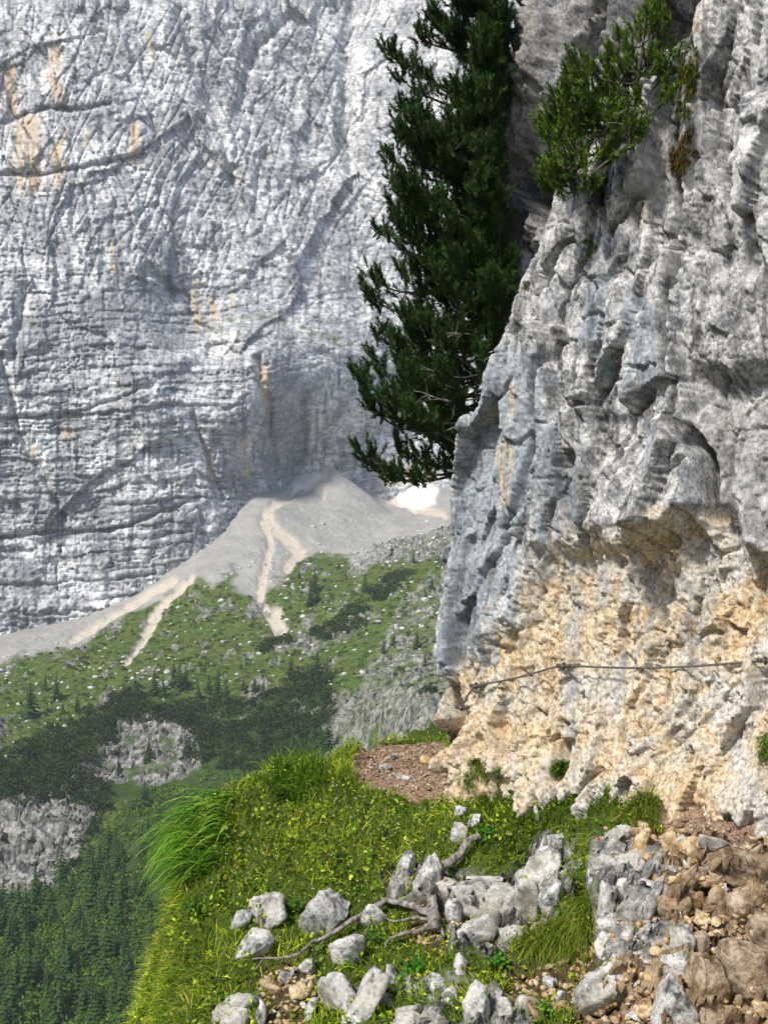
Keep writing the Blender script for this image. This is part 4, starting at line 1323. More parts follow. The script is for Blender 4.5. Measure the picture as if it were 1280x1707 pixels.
# ------------------------------------------------------------------ stones on the ledge
# (px, py, width px, height px, tilt degrees, material, name, label)
STONES = [
    (446, 1518, 62, 56, 5, 0, 'boulder', 'blocky pale stone with a dark hole near its top, left in the turf'),
    (536, 1532, 62, 88, 30, 0, 'boulder', 'tall pale slab of stone leaning right, just above the thin dead branch'),
    (402, 1538, 26, 34, 20, 0, 'stone', 'small grey stone beside the leftmost blocky boulder'),
    (424, 1577, 58, 50, 10, 0, 'boulder', 'rounded white boulder at the left tip of the dead branch'),
    (578, 1593, 56, 66, 0, 0, 'boulder', 'squarish grey boulder hanging just below the middle of the dead branch'),
    (562, 1660, 56, 72, -28, 0, 'boulder', 'smooth grey slab leaning left under the squarish boulder'),
    (612, 1668, 40, 92, 25, 0, 'boulder', 'narrow pointed rock rising from the bottom edge below the dead branch'),
    (404, 1672, 58, 30, 6, 0, 'stone', 'flat white stone lying on top of the bottom left boulder'),
    (388, 1700, 62, 46, 4, 0, 'boulder', 'white boulder at the bottom left edge of the turf'),
    (436, 1690, 18, 44, -6, 0, 'stone', 'thin upright white stone next to the bottom left boulder'),
    (622, 1528, 46, 44, 12, 0, 'stone', 'grey stone half hidden behind the bend of the dead branch'),
    (676, 1452, 30, 58, 8, 0, 'boulder', 'slim grey stone standing left of the thick root'),
    (660, 1482, 28, 34, 0, 0, 'stone', 'small dark grey stone at the foot of the slim standing stone'),
    (716, 1458, 42, 66, 16, 0, 'boulder', 'pale standing stone leaning against the thick root'),
    (765, 1392, 30, 38, 18, 0, 'stone', 'white angular stone above the root on the sunny turf'),
    (768, 1353, 20, 20, 0, 0, 'stone', 'small white stone just below the far trail'),
    (792, 1368, 16, 26, 30, 0, 'stone', 'small white tilted stone above the bent end of the root'),
    (742, 1478, 44, 26, -4, 0, 'stone', 'white stone tucked right behind the thick root'),
    (790, 1498, 70, 56, -4, 0, 'boulder', 'bright block on the left of the split boulder in the centre'),
    (838, 1500, 52, 62, 10, 0, 'boulder', 'spotted block on the right of the split boulder in the centre'),
    (796, 1548, 74, 52, -6, 0, 'boulder', 'shaded grey boulder carrying the split blocks'),
    (808, 1466, 56, 12, -4, 0, 'stone', 'thin flat slab lying on top of the split boulder'),
    (902, 1445, 56, 62, 8, 0, 'boulder', 'rounded top block of the tall grey stack in the centre'),
    (878, 1502, 42, 74, 6, 0, 'boulder', 'tall left block of the grey stack in the centre'),
    (920, 1500, 42, 60, 0, 0, 'boulder', 'squarish right block of the grey stack in the centre'),
    (924, 1408, 28, 34, 8, 0, 'stone', 'white stone perched on top of the grey stack'),
    (903, 1412, 10, 30, 18, 0, 'stone', 'thin upright splinter of stone on top of the grey stack'),
    (1030, 1410, 58, 50, 6, 0, 'boulder', 'grey cracked boulder at the top of the rubble'),
    (1012, 1448, 60, 44, 0, 0, 'boulder', 'grey boulder jutting left over the turf from the rubble'),
    (1008, 1500, 30, 70, -8, 0, 'boulder', 'tall narrow grey rock at the left edge of the rubble'),
    (1050, 1445, 46, 52, -12, 0, 'boulder', 'grey block with a tan edge in the middle of the rubble top'),
    (1068, 1410, 26, 56, 12, 1, 'stone', 'upright tan slab at the top of the rubble'),
    (1054, 1522, 58, 46, -20, 0, 'boulder', 'dark grey faceted boulder in the centre of the rubble'),
    (1012, 1545, 30, 34, 0, 0, 'stone', 'white stone below the tall narrow rock at the rubble edge'),
    (1042, 1556, 30, 26, 0, 0, 'stone', 'small grey block beneath the dark faceted boulder'),
    (1084, 1560, 48, 24, 0, 0, 'stone', 'pale flat block in the course under the dark faceted boulder'),
    (1010, 1578, 40, 40, 8, 0, 'boulder', 'dark grey block at the lower left of the rubble'),
    (1058, 1582, 48, 32, 0, 0, 'boulder', 'grey rounded block lowest in the rubble course'),
    (1124, 1512, 44, 40, 0, 2, 'boulder', 'dark rough boulder below the orange patch of rubble'),
    (1134, 1424, 40, 34, 14, 1, 'boulder', 'ochre angular stone near the trail edge'),
    (1094, 1446, 20, 40, 22, 1, 'stone', 'pale tan splinter stone standing in the rubble'),
    (1116, 1404, 24, 36, 0, 1, 'stone', 'tan stone standing under the trail edge'),
    (1188, 1458, 52, 36, 6, 2, 'boulder', 'olive brown boulder in the soil below the trail'),
    (1198, 1506, 34, 46, 10, 2, 'boulder', 'pale brown rounded boulder under the olive brown one'),
    (1216, 1440, 16, 18, 0, 0, 'stone', 'small white stone on the brown soil below the trail'),
    (1162, 1500, 26, 26, 0, 1, 'stone', 'tan stone beside the pale brown boulder'),
    (1006, 1650, 76, 84, 24, 0, 'boulder', 'large two toned boulder leaning left below the rubble'),
    (1135, 1575, 46, 60, 6, 0, 'boulder', 'top rock of the pale pillar at the bottom right'),
    (1130, 1610, 54, 50, 0, 0, 'boulder', 'middle rock of the pale pillar at the bottom right'),
    (1124, 1676, 64, 96, 4, 0, 'boulder', 'big white rock at the base of the pale pillar'),
    (1178, 1660, 60, 120, -4, 2, 'boulder', 'tall brown grey rock beside the pale pillar'),
    (1168, 1576, 30, 44, 0, 2, 'boulder', 'brown rock behind the top of the pale pillar'),
    (1250, 1450, 80, 60, 4, 2, 'boulder', 'broad brown rock under the trail at the right edge'),
    (1240, 1515, 50, 66, 0, 2, 'boulder', 'brown rock mass with pitted face at the right edge'),
    (1246, 1625, 90, 90, 10, 2, 'boulder', 'largest brown rock at the lower right edge'),
    (1226, 1590, 50, 30, 4, 2, 'boulder', 'flat brown rock above the largest brown rock'),
    (1272, 1560, 36, 60, 0, 2, 'boulder', 'brown rock cut by the right edge of the view'),
    (794, 1674, 46, 66, 6, 0, 'boulder', 'knobbly white boulder near the bottom centre'),
    (840, 1690, 26, 44, 0, 0, 'stone', 'grey stone right of the knobbly white boulder'),
    (828, 1662, 14, 26, 10, 0, 'stone', 'small pale stone leaning on the knobbly boulder'),
    (870, 1672, 22, 22, 0, 0, 'stone', 'small round white stone near the bottom centre'),
    (688, 1684, 56, 24, -8, 0, 'stone', 'flat pale slab near the bottom centre'),
    (654, 1630, 26, 34, 14, 0, 'stone', 'white stone beside the broad leaved plant'),
    (645, 1668, 22, 24, 0, 0, 'stone', 'small white stone near the pointed rock'),
    (730, 1644, 36, 34, 0, 0, 'boulder', 'pale lumpy stone right of the broad leaved plant'),
    (768, 1610, 24, 34, 10, 0, 'stone', 'pale stone in the turf below the shaded boulder'),
    (678, 1706, 50, 30, 0, 0, 'boulder', 'grey boulder cut by the bottom edge'),
    (914, 1644, 24, 26, 20, 0, 'stone', 'grey stone in the dark hollow below the hanging grass'),
    (452, 1646, 40, 24, 14, 1, 'stone', 'pinkish stone in the bare soil patch on the left'),
    (478, 1630, 30, 22, 0, 0, 'stone', 'brownish stone at the top of the bare soil patch'),
    (500, 1655, 34, 26, -8, 1, 'stone', 'tan stone on the right of the bare soil patch'),
    (520, 1680, 20, 40, 10, 0, 'stone', 'narrow stone under the bare soil patch'),
    (640, 1278, 24, 8, 0, 0, 'stone', 'flat pale stone set in the middle of the far trail'),
    (676, 1296, 30, 10, 6, 0, 'stone', 'long flat stone crossing the far trail near the cliff'),
    (712, 1268, 22, 16, 0, 1, 'stone', 'pinkish stone where the far trail meets the cliff'),
    (655, 1262, 16, 7, 0, 0, 'stone', 'tiny pale stone at the back of the far trail'),
    (850, 1556, 40, 30, 8, 0, 'boulder', 'grey block half sunk in grass right of the shaded boulder'),
    (868, 1462, 26, 26, 0, 0, 'stone', 'grey chip wedged between the split boulder and the stack'),
    (756, 1520, 26, 44, 0, 0, 'boulder', 'narrow grey block between the root and the split boulder'),
    (988, 1470, 24, 40, 10, 0, 'stone', 'pale block on the turf edge left of the rubble'),
    (1036, 1478, 30, 34, 0, 0, 'boulder', 'grey angular block in the grey half of the rubble'),
    (1078, 1488, 30, 40, -10, 0, 'boulder', 'leaning grey block where grey rubble turns tan'),
    (1042, 1385, 26, 20, 10, 0, 'stone', 'grey slab at the very top of the rubble under the tussock'),
    (590, 1706, 40, 30, 0, 0, 'boulder', 'white block at the bottom edge under the smooth slab'),
    (720, 1690, 34, 30, 10, 0, 'boulder', 'grey block at the bottom edge right of the flat slab'),
    (752, 1664, 26, 30, 0, 0, 'stone', 'grey chunk left of the knobbly white boulder'),
    (962, 1440, 18, 16, 0, 0, 'stone', 'small grey stone between the stack and the rubble'),
]


def place_stones():
    mats = (M_STONE, M_TAN, M_BROWN)
    for i, (x, y, w, h, tilt, mi, nm, lab) in enumerate(STONES):
        p = ground_hit(x, y + h * 0.30)
        s = p[1] / F_PX
        W, H = w * s, h * s
        dep = 0.75 * (W + H) * 0.5 + 0.04
        me = stone_mesh(nm, 700 + i * 13, (W * (1.25 if mi == 2 else 1.12), dep, H * (1.25 if mi == 2 else 1.12)), 4 if max(w, h) > 46 else 3, 5, 0.09)
        o = obj(nm, me, mats[mi], label=lab, cat='boulder' if nm == 'boulder' else 'stone')
        c = at(x, y, p[1] + dep * 0.13)
        # keep it bedded: the centre must not float more than its half height above the ground
        o.location = c
        o.rotation_euler = (0, math.radians(tilt), 0)


place_stones()


def rubble():
    g = np.random.default_rng(801)
    base = [stone_mesh('small_stone', 900 + k, (1, 0.8, 0.75), 3, 5, 0.06) for k in range(6)]
    for b in base:
        b.materials.append(M_TAN)
    base2 = [b.copy() for b in base]
    for b in base2:
        b.materials.clear()
        b.materials.append(M_STONE)
    zones = (([(1060, 1385), (1180, 1395), (1230, 1450), (1200, 1540), (1120, 1560), (1090, 1500), (1070, 1450)], 120, 'small angular stone in the tan rubble under the trail edge', 'tan rubble under the trail edge', 0.65),
             ([(1020, 1595), (1100, 1590), (1110, 1640), (1090, 1707), (1040, 1707), (1050, 1640)], 44, 'small pale stone in the gravel patch left of the pale pillar', 'gravel patch left of the pillar', 0.75),
             ([(430, 1630), (520, 1615), (535, 1680), (510, 1707), (440, 1700)], 20, 'small stone in the bare soil patch on the left', 'stones in the bare soil patch', 0.5),
             ([(1150, 1530), (1275, 1470), (1275, 1700), (1200, 1700), (1160, 1600)], 70, 'small brown stone in the soil at the right', 'stones in the brown soil', 0.9),
             ([(860, 1640), (930, 1630), (960, 1690), (880, 1700)], 14, 'small stone in the dark hollow under the hanging grass', 'stones in the dark hollow', 0.5))
    for poly, n, lab, grp, tanp in zones:
        xs = [a for a, b in poly]
        ys = [b for a, b in poly]
        k = 0
        while k < n:
            x, y = g.uniform(min(xs), max(xs)), g.uniform(min(ys), max(ys))
            if psdf(np.array(x), np.array(y), poly) > 0:
                continue
            p = ground_hit(x, y)
            sz = g.lognormal(math.log(12.0), 0.45) * p[1] / F_PX
            o = obj('small_stone', (base if g.random() < tanp else base2)[g.integers(0, 6)], None, label=lab, cat='stone', group=grp)
            o.location = p + np.array([0, -0.1, 0.15]) * sz
            o.scale = (sz * g.uniform(0.8, 1.4), sz, sz * g.uniform(0.6, 1.2))
            o.rotation_euler = (g.uniform(-0.6, 0.6), g.uniform(-0.8, 0.8), g.uniform(0, 6.28))
            k += 1
    # gravel too small to pick apart
    V0, F0 = ICO[1]
    ok = (LED['rub'] > 0.5) | (LED['bare'] > 0.5)
    ok2 = LED['trail'] > 0.6
    for nm, mask, n, lo, hi, mat, lab in (('gravel', ok, 2600, 0.010, 0.030, M_TAN, 'loose brown and tan gravel over the bare rubble slope'),
                                          ('trail_grit', ok2, 2600, 0.006, 0.020, M_BROWN, 'fine brown grit lying on the trodden trail')):
        mask = mask & (LED['Y'] > 7) & (LED['Y'] < 13.7) & (LED['X'] < 3.3)
        idx = np.argwhere(mask)
        q = idx[g.integers(0, len(idx), n)]
        P = np.stack([LED['X'][q[:, 0], q[:, 1]], LED['Y'][q[:, 0], q[:, 1]], LED['Z'][q[:, 0], q[:, 1]]], 1)
        P[:, :2] += g.normal(0, 0.01, (n, 2))
        sz = g.uniform(lo, hi, n) * g.choice([0.6, 1.0, 1.3], n)
        nz = 1 + 0.35 * g.normal(0, 1, (n, len(V0), 1))
        Vv = P[:, None] + V0[None] * nz * sz[:, None, None] * np.array([1, 1, 0.7])
        Fv = (np.arange(n)[:, None, None] * len(V0) + F0[None]).reshape(-1, 3)
        obj(nm, mesh_from(nm, Vv.reshape(-1, 3), Fv), mat, label=lab, cat='gravel', kind='stuff')


rubble()


# ------------------------------------------------------------------ turf
GREENS = np.array([lin('#54701a'), lin('#7c9024'), lin('#a0aa30'), lin('#b8b648'), lin('#45641c')])


def tint(n, g, wts, vary=0.2):
    k = g.choice(len(GREENS), n, p=np.array(wts) / sum(wts))
    return 1.3 * GREENS[k] * (1 + vary * g.normal(0, 1, (n, 1))).clip(0.4, 1.7)


def sample_turf(n, g, region=None, extra=None):
    """ground points where turf grows, even over the slope"""
    X, Y, Z = LED['X'], LED['Y'], LED['Z']
    ok = (LED['trail'] < 0.35) & (LED['rub'] < 0.4) & (Y > 6.9) & (Y < 13.75) & (LED['sd'] < 0.55) & (X > -3.1) & (X < 3.2)
    if region is not None:
        ok &= psdf(LED['px'], LED['py'], region) < 0
    w = np.ones(X.shape)
    gx = np.gradient(Z, axis=0) / 0.022
    gy = np.gradient(Z, axis=1) / 0.022
    w = np.sqrt(1 + np.clip(gx, -3, 3) ** 2 + np.clip(gy, -3, 3) ** 2) * (1 - 0.75 * LED['bare']) * (1 - 0.85 * LED['bed'])
    if extra is not None:
        w = w * extra
    idx = np.argwhere(ok)
    ww = w[ok]
    q = idx[g.choice(len(idx), n, p=ww / ww.sum())]
    i, j = q[:, 0], q[:, 1]
    x = X[i, j] + g.uniform(-0.01, 0.01, n)
    y = Y[i, j] + g.uniform(-0.01, 0.01, n)
    P = np.stack([x, y, gz(x, y) - 0.004], 1)
    N = unit(np.stack([-np.clip(gx[i, j], -3, 3), -np.clip(gy[i, j], -3, 3), np.ones(n)], 1))
    return P, N, LED['px'][i, j], LED['py'][i, j]


def near_wall(P):
    """distance in front of the cliff plane, to keep blades out of the rock"""
    q = P - CLIFF.A
    t = q @ CLIFF.T
    return q @ CLIFF.N - bil(CLIFF.ts, CLIFF.zs, CLIFF.D, t, P[:, 2])


def build_turf():
    g = np.random.default_rng(1001)
    # short grass over everything
    P, N, px, py = sample_turf(76000, g)
    keep = near_wall(P) > 0.02
    P, N, px, py = P[keep], N[keep], px[keep], py[keep]
    n = len(P)
    patch = fbm(P[:, 0] / 0.35, P[:, 1] / 0.35, 3, seed=1003)
    paler = sstep(1050, 640, px)  # grass colour gets paler towards the left
    pl = fbm(P[:, 0] / 0.45 + 4, P[:, 1] / 0.45, 3, seed=1004)
    d0 = unit(N * 0.8 + np.array([0, 0, 0.6]) + g.normal(0, 0.45, (n, 3)))
    L = g.uniform(0.04, 0.13, n) * (1 + 0.9 * patch)
    c = tint(n, g, (3, 4, 4, 2.5, 1)) * (0.90 + 0.55 * paler * sstep(-0.2, 0.3, patch))[:, None]
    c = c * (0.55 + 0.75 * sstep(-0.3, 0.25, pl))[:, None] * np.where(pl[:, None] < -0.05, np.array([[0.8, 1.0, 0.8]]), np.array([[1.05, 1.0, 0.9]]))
    c = np.where(g.random((n, 1)) < 0.06, np.array([lin('#9a8a54')]), c)
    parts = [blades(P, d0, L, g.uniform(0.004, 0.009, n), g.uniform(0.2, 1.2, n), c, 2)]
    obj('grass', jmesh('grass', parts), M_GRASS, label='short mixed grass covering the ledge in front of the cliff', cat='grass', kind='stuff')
    # leafy ground cover: small herbs in patches
    P, N, px, py = sample_turf(42000, g, None, None)
    patch = fbm(P[:, 0] / 0.22 + 9, P[:, 1] / 0.22, 4, seed=1007)
    keep = (near_wall(P) > 0.03) & (patch > -0.08)
    P, N, px, py, patch = P[keep], N[keep], px[keep], py[keep], patch[keep]
    n = len(P)
    hgt = g.uniform(0.01, 0.09, n) * (0.6 + 1.3 * sstep(0.0, 0.4, patch))
    P = P + N * hgt[:, None] * 0.5 + np.array([0, 0, 1]) * hgt[:, None] * 0.5
    L = g.uniform(0.020, 0.052, n)
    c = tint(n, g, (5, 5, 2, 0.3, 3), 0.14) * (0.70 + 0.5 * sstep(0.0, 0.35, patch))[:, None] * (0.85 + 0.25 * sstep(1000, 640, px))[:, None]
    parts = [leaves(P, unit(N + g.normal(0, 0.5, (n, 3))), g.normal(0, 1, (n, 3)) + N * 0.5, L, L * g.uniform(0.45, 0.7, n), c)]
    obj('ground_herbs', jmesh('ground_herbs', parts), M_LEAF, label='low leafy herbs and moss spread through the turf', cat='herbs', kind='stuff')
    # tiny pale flower heads
    P, N, px, py = sample_turf(420, g, [(300, 1380), (560, 1330), (780, 1330), (800, 1450), (640, 1540), (380, 1500), (260, 1707), (240, 1600)])
    n = len(P)
    P = P + np.array([0, 0, 1]) * g.uniform(0.05, 0.12, (n, 1)) + N * 0.02
    L = g.uniform(0.010, 0.020, n)
    cc = np.where(g.random((n, 1)) < 0.5, np.array([[0.55, 0.55, 0.32]]), np.array([[0.40, 0.42, 0.14]]))
    parts = []
    for k in range(3):
        parts.append(leaves(P, unit(np.array([0, -0.4, 1]) + g.normal(0, 0.3, (n, 3))), g.normal(0, 1, (n, 3)) * np.array([1, 1, 0.3]), L, L * 0.8, cc))
    obj('flower_heads', jmesh('flower_heads', parts), M_LEAF, label='tiny pale yellow flower heads dotted over the turf', cat='flowers', kind='stuff')
    # longer bleached grass along the left rim
    P, N, px, py = sample_turf(3600, g, [(220, 1750), (250, 1600), (260, 1480), (300, 1440), (370, 1480), (350, 1600), (380, 1750)])
    n = len(P)
    d0 = unit(N * 0.6 + np.array([-0.5, -0.1, 0.8]) + g.normal(0, 0.3, (n, 3)))
    c = np.where(g.random((n, 1)) < 0.14, np.array([lin('#a39a52')]), tint(n, g, (5, 4, 2, 0.5, 4)))
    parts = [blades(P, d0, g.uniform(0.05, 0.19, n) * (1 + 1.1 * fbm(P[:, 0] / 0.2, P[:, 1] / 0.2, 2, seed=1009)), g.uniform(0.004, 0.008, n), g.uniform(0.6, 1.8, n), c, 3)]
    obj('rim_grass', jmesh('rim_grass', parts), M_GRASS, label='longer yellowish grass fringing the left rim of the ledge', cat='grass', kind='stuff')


build_turf()


def tuft(name, label, region, n, length, lean, droop, cols, width=(0.005, 0.010), on_wall=None, cat='grass tuft', segs=5, seed=1, jit=0.24):
    """one tussock of long blades growing from a patch of ground or rock given by a pixel polygon"""
    g = np.random.default_rng(seed)
    if on_wall is None:
        P, N, _, _ = sample_turf(n, g, region)
    else:
        xs = [a for a, b in region]
        ys = [b for a, b in region]
        P = []
        cand = 0
        while len(P) < 60 and cand < 4000:
            x, y = g.uniform(min(xs), max(xs)), g.uniform(min(ys), max(ys))
            cand += 1
            if psdf(np.array(x), np.array(y), region) < 0:
                P.append(CLIFF.hit(x, y, 0.0))
        P = np.array(P)[g.integers(0, len(P), n)] + g.normal(0, 0.012, (n, 3))
        N = np.repeat(CLIFF.N[None], n, 0)
    base = P.mean(0)
    d0 = unit(N * 0.5 + np.asarray(lean) + g.normal(0, jit, (n, 3)) + 0.5 * np.stack([fbm(P[:, 0] / 0.12, P[:, 1] / 0.12 + k, 2, seed=seed + k) for k in range(3)], 1))
    k = g.choice(len(cols), n)
    c = np.array([lin(h) for h in cols])[k] * (1 + 0.18 * g.normal(0, 1, (n, 1))).clip(0.5, 1.5)
    dr = g.uniform(0.6, 1.2, n) * droop
    V, Ft, C = blades(P, d0, g.uniform(0.30, 1.1, n) * length * (1 + 0.5 * fbm(P[:, 0] / 0.15 + seed, P[:, 1] / 0.15 + P[:, 2] / 0.15, 2, seed=seed)), g.uniform(*width, n), dr, c, segs)
    root = obj(name, jmesh(name, [(V - base, Ft, C)]), M_GRASS, label=label, cat=cat)
    root.location = base
    return root


def build_tufts():
    gr2 = ('#4a7c1c', '#5f9222', '#7fa82e', '#a0bc48', '#3c661a')
    gr = ('#3f6a18', '#4f7c1c', '#6d8f26', '#87a034', '#335714')
    tuft('grass_tussock', 'tall windswept green tussock arching over the left rim', [(318, 1400), (335, 1345), (365, 1322), (395, 1330), (398, 1380), (380, 1450), (325, 1480)], 2600, 0.60, (-0.85, -0.30, 0.75), 2.3, gr2, (0.008, 0.015), seed=1101, jit=0.14)
    tuft('grass_tussock', 'rounded dark green tussock on the rim left of the trail', [(440, 1300), (470, 1280), (520, 1278), (545, 1300), (510, 1330), (450, 1330)], 1500, 0.30, (0.25, -0.3, 1.0), 1.7, gr, seed=1102)
    tuft('grass_tussock', 'bright yellow green fringe at the left edge of the far trail', [(548, 1275), (590, 1250), (640, 1243), (600, 1268), (590, 1310), (555, 1318)], 1500, 0.13, (-0.1, -0.2, 1.0), 0.8, ('#7f9a2c', '#93a832', '#a9b548', '#64842a'), (0.004, 0.008), segs=3, seed=1103)
    tuft('grass_tussock', 'olive tussock draping over the top of the rubble', [(1010, 1330), (1060, 1330), (1095, 1345), (1095, 1375), (1040, 1370)], 1300, 0.17, (0.1, -0.5, 0.7), 2.0, ('#5c6d1e', '#7b8230', '#4b6118', '#8f8f40'), (0.004, 0.008), segs=4, seed=1104)
    tuft('grass_tussock', 'shaggy olive grass hanging over the dark hollow', [(850, 1560), (900, 1520), (960, 1490), (990, 1540), (980, 1590), (900, 1600)], 2400, 0.22, (-0.1, -0.5, 0.7), 2.1, ('#5c7a1c', '#7d8d2c', '#4b6a18', '#a09a48'), (0.004, 0.008), segs=4, seed=1105)
    tuft('grass_tussock', 'dark green turf bank between the cliff foot and the split boulder', [(780, 1400), (800, 1330), (900, 1300), (1000, 1310), (1040, 1340), (960, 1380), (880, 1420), (800, 1440)], 4200, 0.11, (0.0, -0.35, 1.0), 1.2, ('#3f5c18', '#4f6e1a', '#678024', '#33501a'), (0.004, 0.008), segs=3, seed=1106)
    # tufts rooted in the rock
    tuft('cliff_grass', 'green grass growing in the cleft at the cliff corner by the trail', [(720, 1250), (735, 1225), (762, 1215), (758, 1250), (730, 1285)], 700, 0.12, (-0.3, -0.3, 0.6), 1.6, gr, on_wall=True, segs=3, seed=1111)
    tuft('cliff_grass', 'bright green grass at the cliff foot beside the far trail', [(770, 1285), (790, 1268), (840, 1280), (835, 1310), (775, 1315)], 900, 0.12, (-0.2, -0.4, 0.8), 1.2, ('#64862a', '#7f9a2c', '#4f7c1c'), on_wall=True, segs=3, seed=1112)
    tuft('cliff_grass', 'dark green grass at the cliff foot under the grey streak', [(915, 1290), (925, 1270), (955, 1270), (958, 1300)], 600, 0.10, (-0.2, -0.4, 0.8), 1.2, gr, on_wall=True, segs=3, seed=1113)
    tuft('cliff_grass', 'olive grass hanging high in the cleft beside the small pine', [(1132, 60), (1160, 60), (1165, 120), (1150, 200), (1132, 190)], 900, 0.15, (-0.2, -0.3, 0.1), 2.0, ('#4b5a18', '#5d6a20', '#74702c', '#3b4a14'), on_wall=True, segs=4, seed=1114)
    tuft('cliff_grass', 'rusty brown moss cushion in the cleft right of the small pine', [(1122, 215), (1155, 210), (1162, 260), (1135, 295), (1118, 280)], 1000, 0.10, (-0.2, -0.3, 0.0), 2.0, ('#5a4a1c', '#6a5a22', '#4b5a18', '#5a3a18'), on_wall=True, segs=3, seed=1115)
    tuft('cliff_grass', 'small olive tuft on the pale rock below the small pine', [(968, 400), (990, 388), (995, 410), (978, 438), (966, 425)], 420, 0.075, (-0.2, -0.3, 0.0), 2.0, ('#5c6a1e', '#74782c', '#4b5a18'), on_wall=True, segs=3, seed=1116)
    tuft('cliff_grass', 'brown hanging grass under the roots of the small pine', [(985, 300), (1010, 290), (1015, 330), (995, 355)], 420, 0.12, (-0.2, -0.2, -0.2), 1.4, ('#4a4426', '#5a5430', '#3b401c'), on_wall=True, segs=3, seed=1117)
    tuft('cliff_grass', 'tiny moss spot on the pale rock face', [(872, 470), (882, 470), (884, 482), (874, 484)], 120, 0.04, (-0.2, -0.3, 0.0), 2.0, ('#5c5a1e', '#74682c'), on_wall=True, segs=3, seed=1118)
    tuft('cliff_grass', 'dark green clump at the cliff foot on the right edge', [(1262, 1225), (1290, 1220), (1290, 1270), (1264, 1270)], 420, 0.10, (-0.2, -0.4, 0.5), 1.5, gr, on_wall=True, segs=3, seed=1119)


build_tufts()


def leafy_plant(label, x, y, r_px, n, col, size=0.035, wall=False, seed=0):
    g = np.random.default_rng(seed)
    p = CLIFF.hit(x, y, 0.02) if wall else ground_hit(x, y)
    R = r_px * p[1] / F_PX
    root = bpy.data.objects.new('leafy_plant', None)
    COL.objects.link(root)
    root.location = p
    root['label'] = label
    root['category'] = 'plant'
    out = np.array([-0.3, -0.6, 0.9]) if not wall else CLIFF.N * 0.7 + np.array([0, 0, 0.3])
    stems, P, Dv = [], [], []
    ns = max(5, n // 7)
    for k in range(ns):
        d = unit(out + g.normal(0, 0.65, 3))
        e = d * R * g.uniform(0.6, 1.15)
        cv = curve([np.zeros(3), e * 0.55 + np.array([0, 0, 0.02]), e], 5)
        stems.append(tube(cv, np.linspace(0.003, 0.0015, 5), 4))
        for q in range(max(3, n // ns)):
            f = g.uniform(0.35, 1.0)
            P.append(e * f)
            Dv.append(d * 0.4 + g.normal(0, 0.7, 3))
    P, Dv = np.array(P), np.array(Dv)
    V, Fq = join(stems)
    obj('stem', mesh_from('stem', V, Fq), M_BARK, root)
    m = len(P)
    L = size * g.uniform(0.7, 1.3, m)
    c = np.array([lin(col)]) * (1 + 0.25 * g.normal(0, 1, (m, 1))).clip(0.45, 1.6)
    V, Ft, C = leaves(P, unit(np.array([-0.3, -0.5, 1]) + g.normal(0, 0.4, (m, 3))), Dv, L, L * 0.55, c)
    obj('foliage', jmesh('foliage', [(V, Ft, C)]), M_LEAF, root)


leafy_plant('dark green leafy plant under the bent end of the root', 812, 1400, 30, 110, '#3f7a1e', 0.045, seed=1201)
leafy_plant('broad leaved bright green plant between the small white stones', 692, 1622, 32, 130, '#4f8f2a', 0.042, seed=1202)
leafy_plant('leafy green plant below the shaded boulder', 838, 1612, 34, 120, '#4a8526', 0.036, seed=1203)
leafy_plant('green sprig beside the hanging grass on the grey stack', 935, 1520, 26, 80, '#5a8f2a', 0.034, seed=1204)
leafy_plant('leafy clump in front of the squarish boulder on the branch', 625, 1575, 26, 80, '#4a7f22', 0.034, seed=1205)
leafy_plant('leafy clump at the bottom edge below the gravel', 915, 1690, 30, 100, '#5c8a2a', 0.032, seed=1206)
leafy_plant('small fern growing in the long fissure of the cliff', 1122, 700, 14, 70, '#4f8a1c', 0.035, wall=True, seed=1207)
leafy_plant('low yellow green herb below the far trail', 640, 1400, 30, 110, '#7f962c', 0.030, seed=1208)
leafy_plant('leafy herb beside the leftmost blocky boulder', 500, 1520, 26, 90, '#4f7a20', 0.030, seed=1209)
leafy_plant('dense leafy herb on the left slope under the tussock', 330, 1520, 32, 120, '#4a7a20', 0.030, seed=1210)


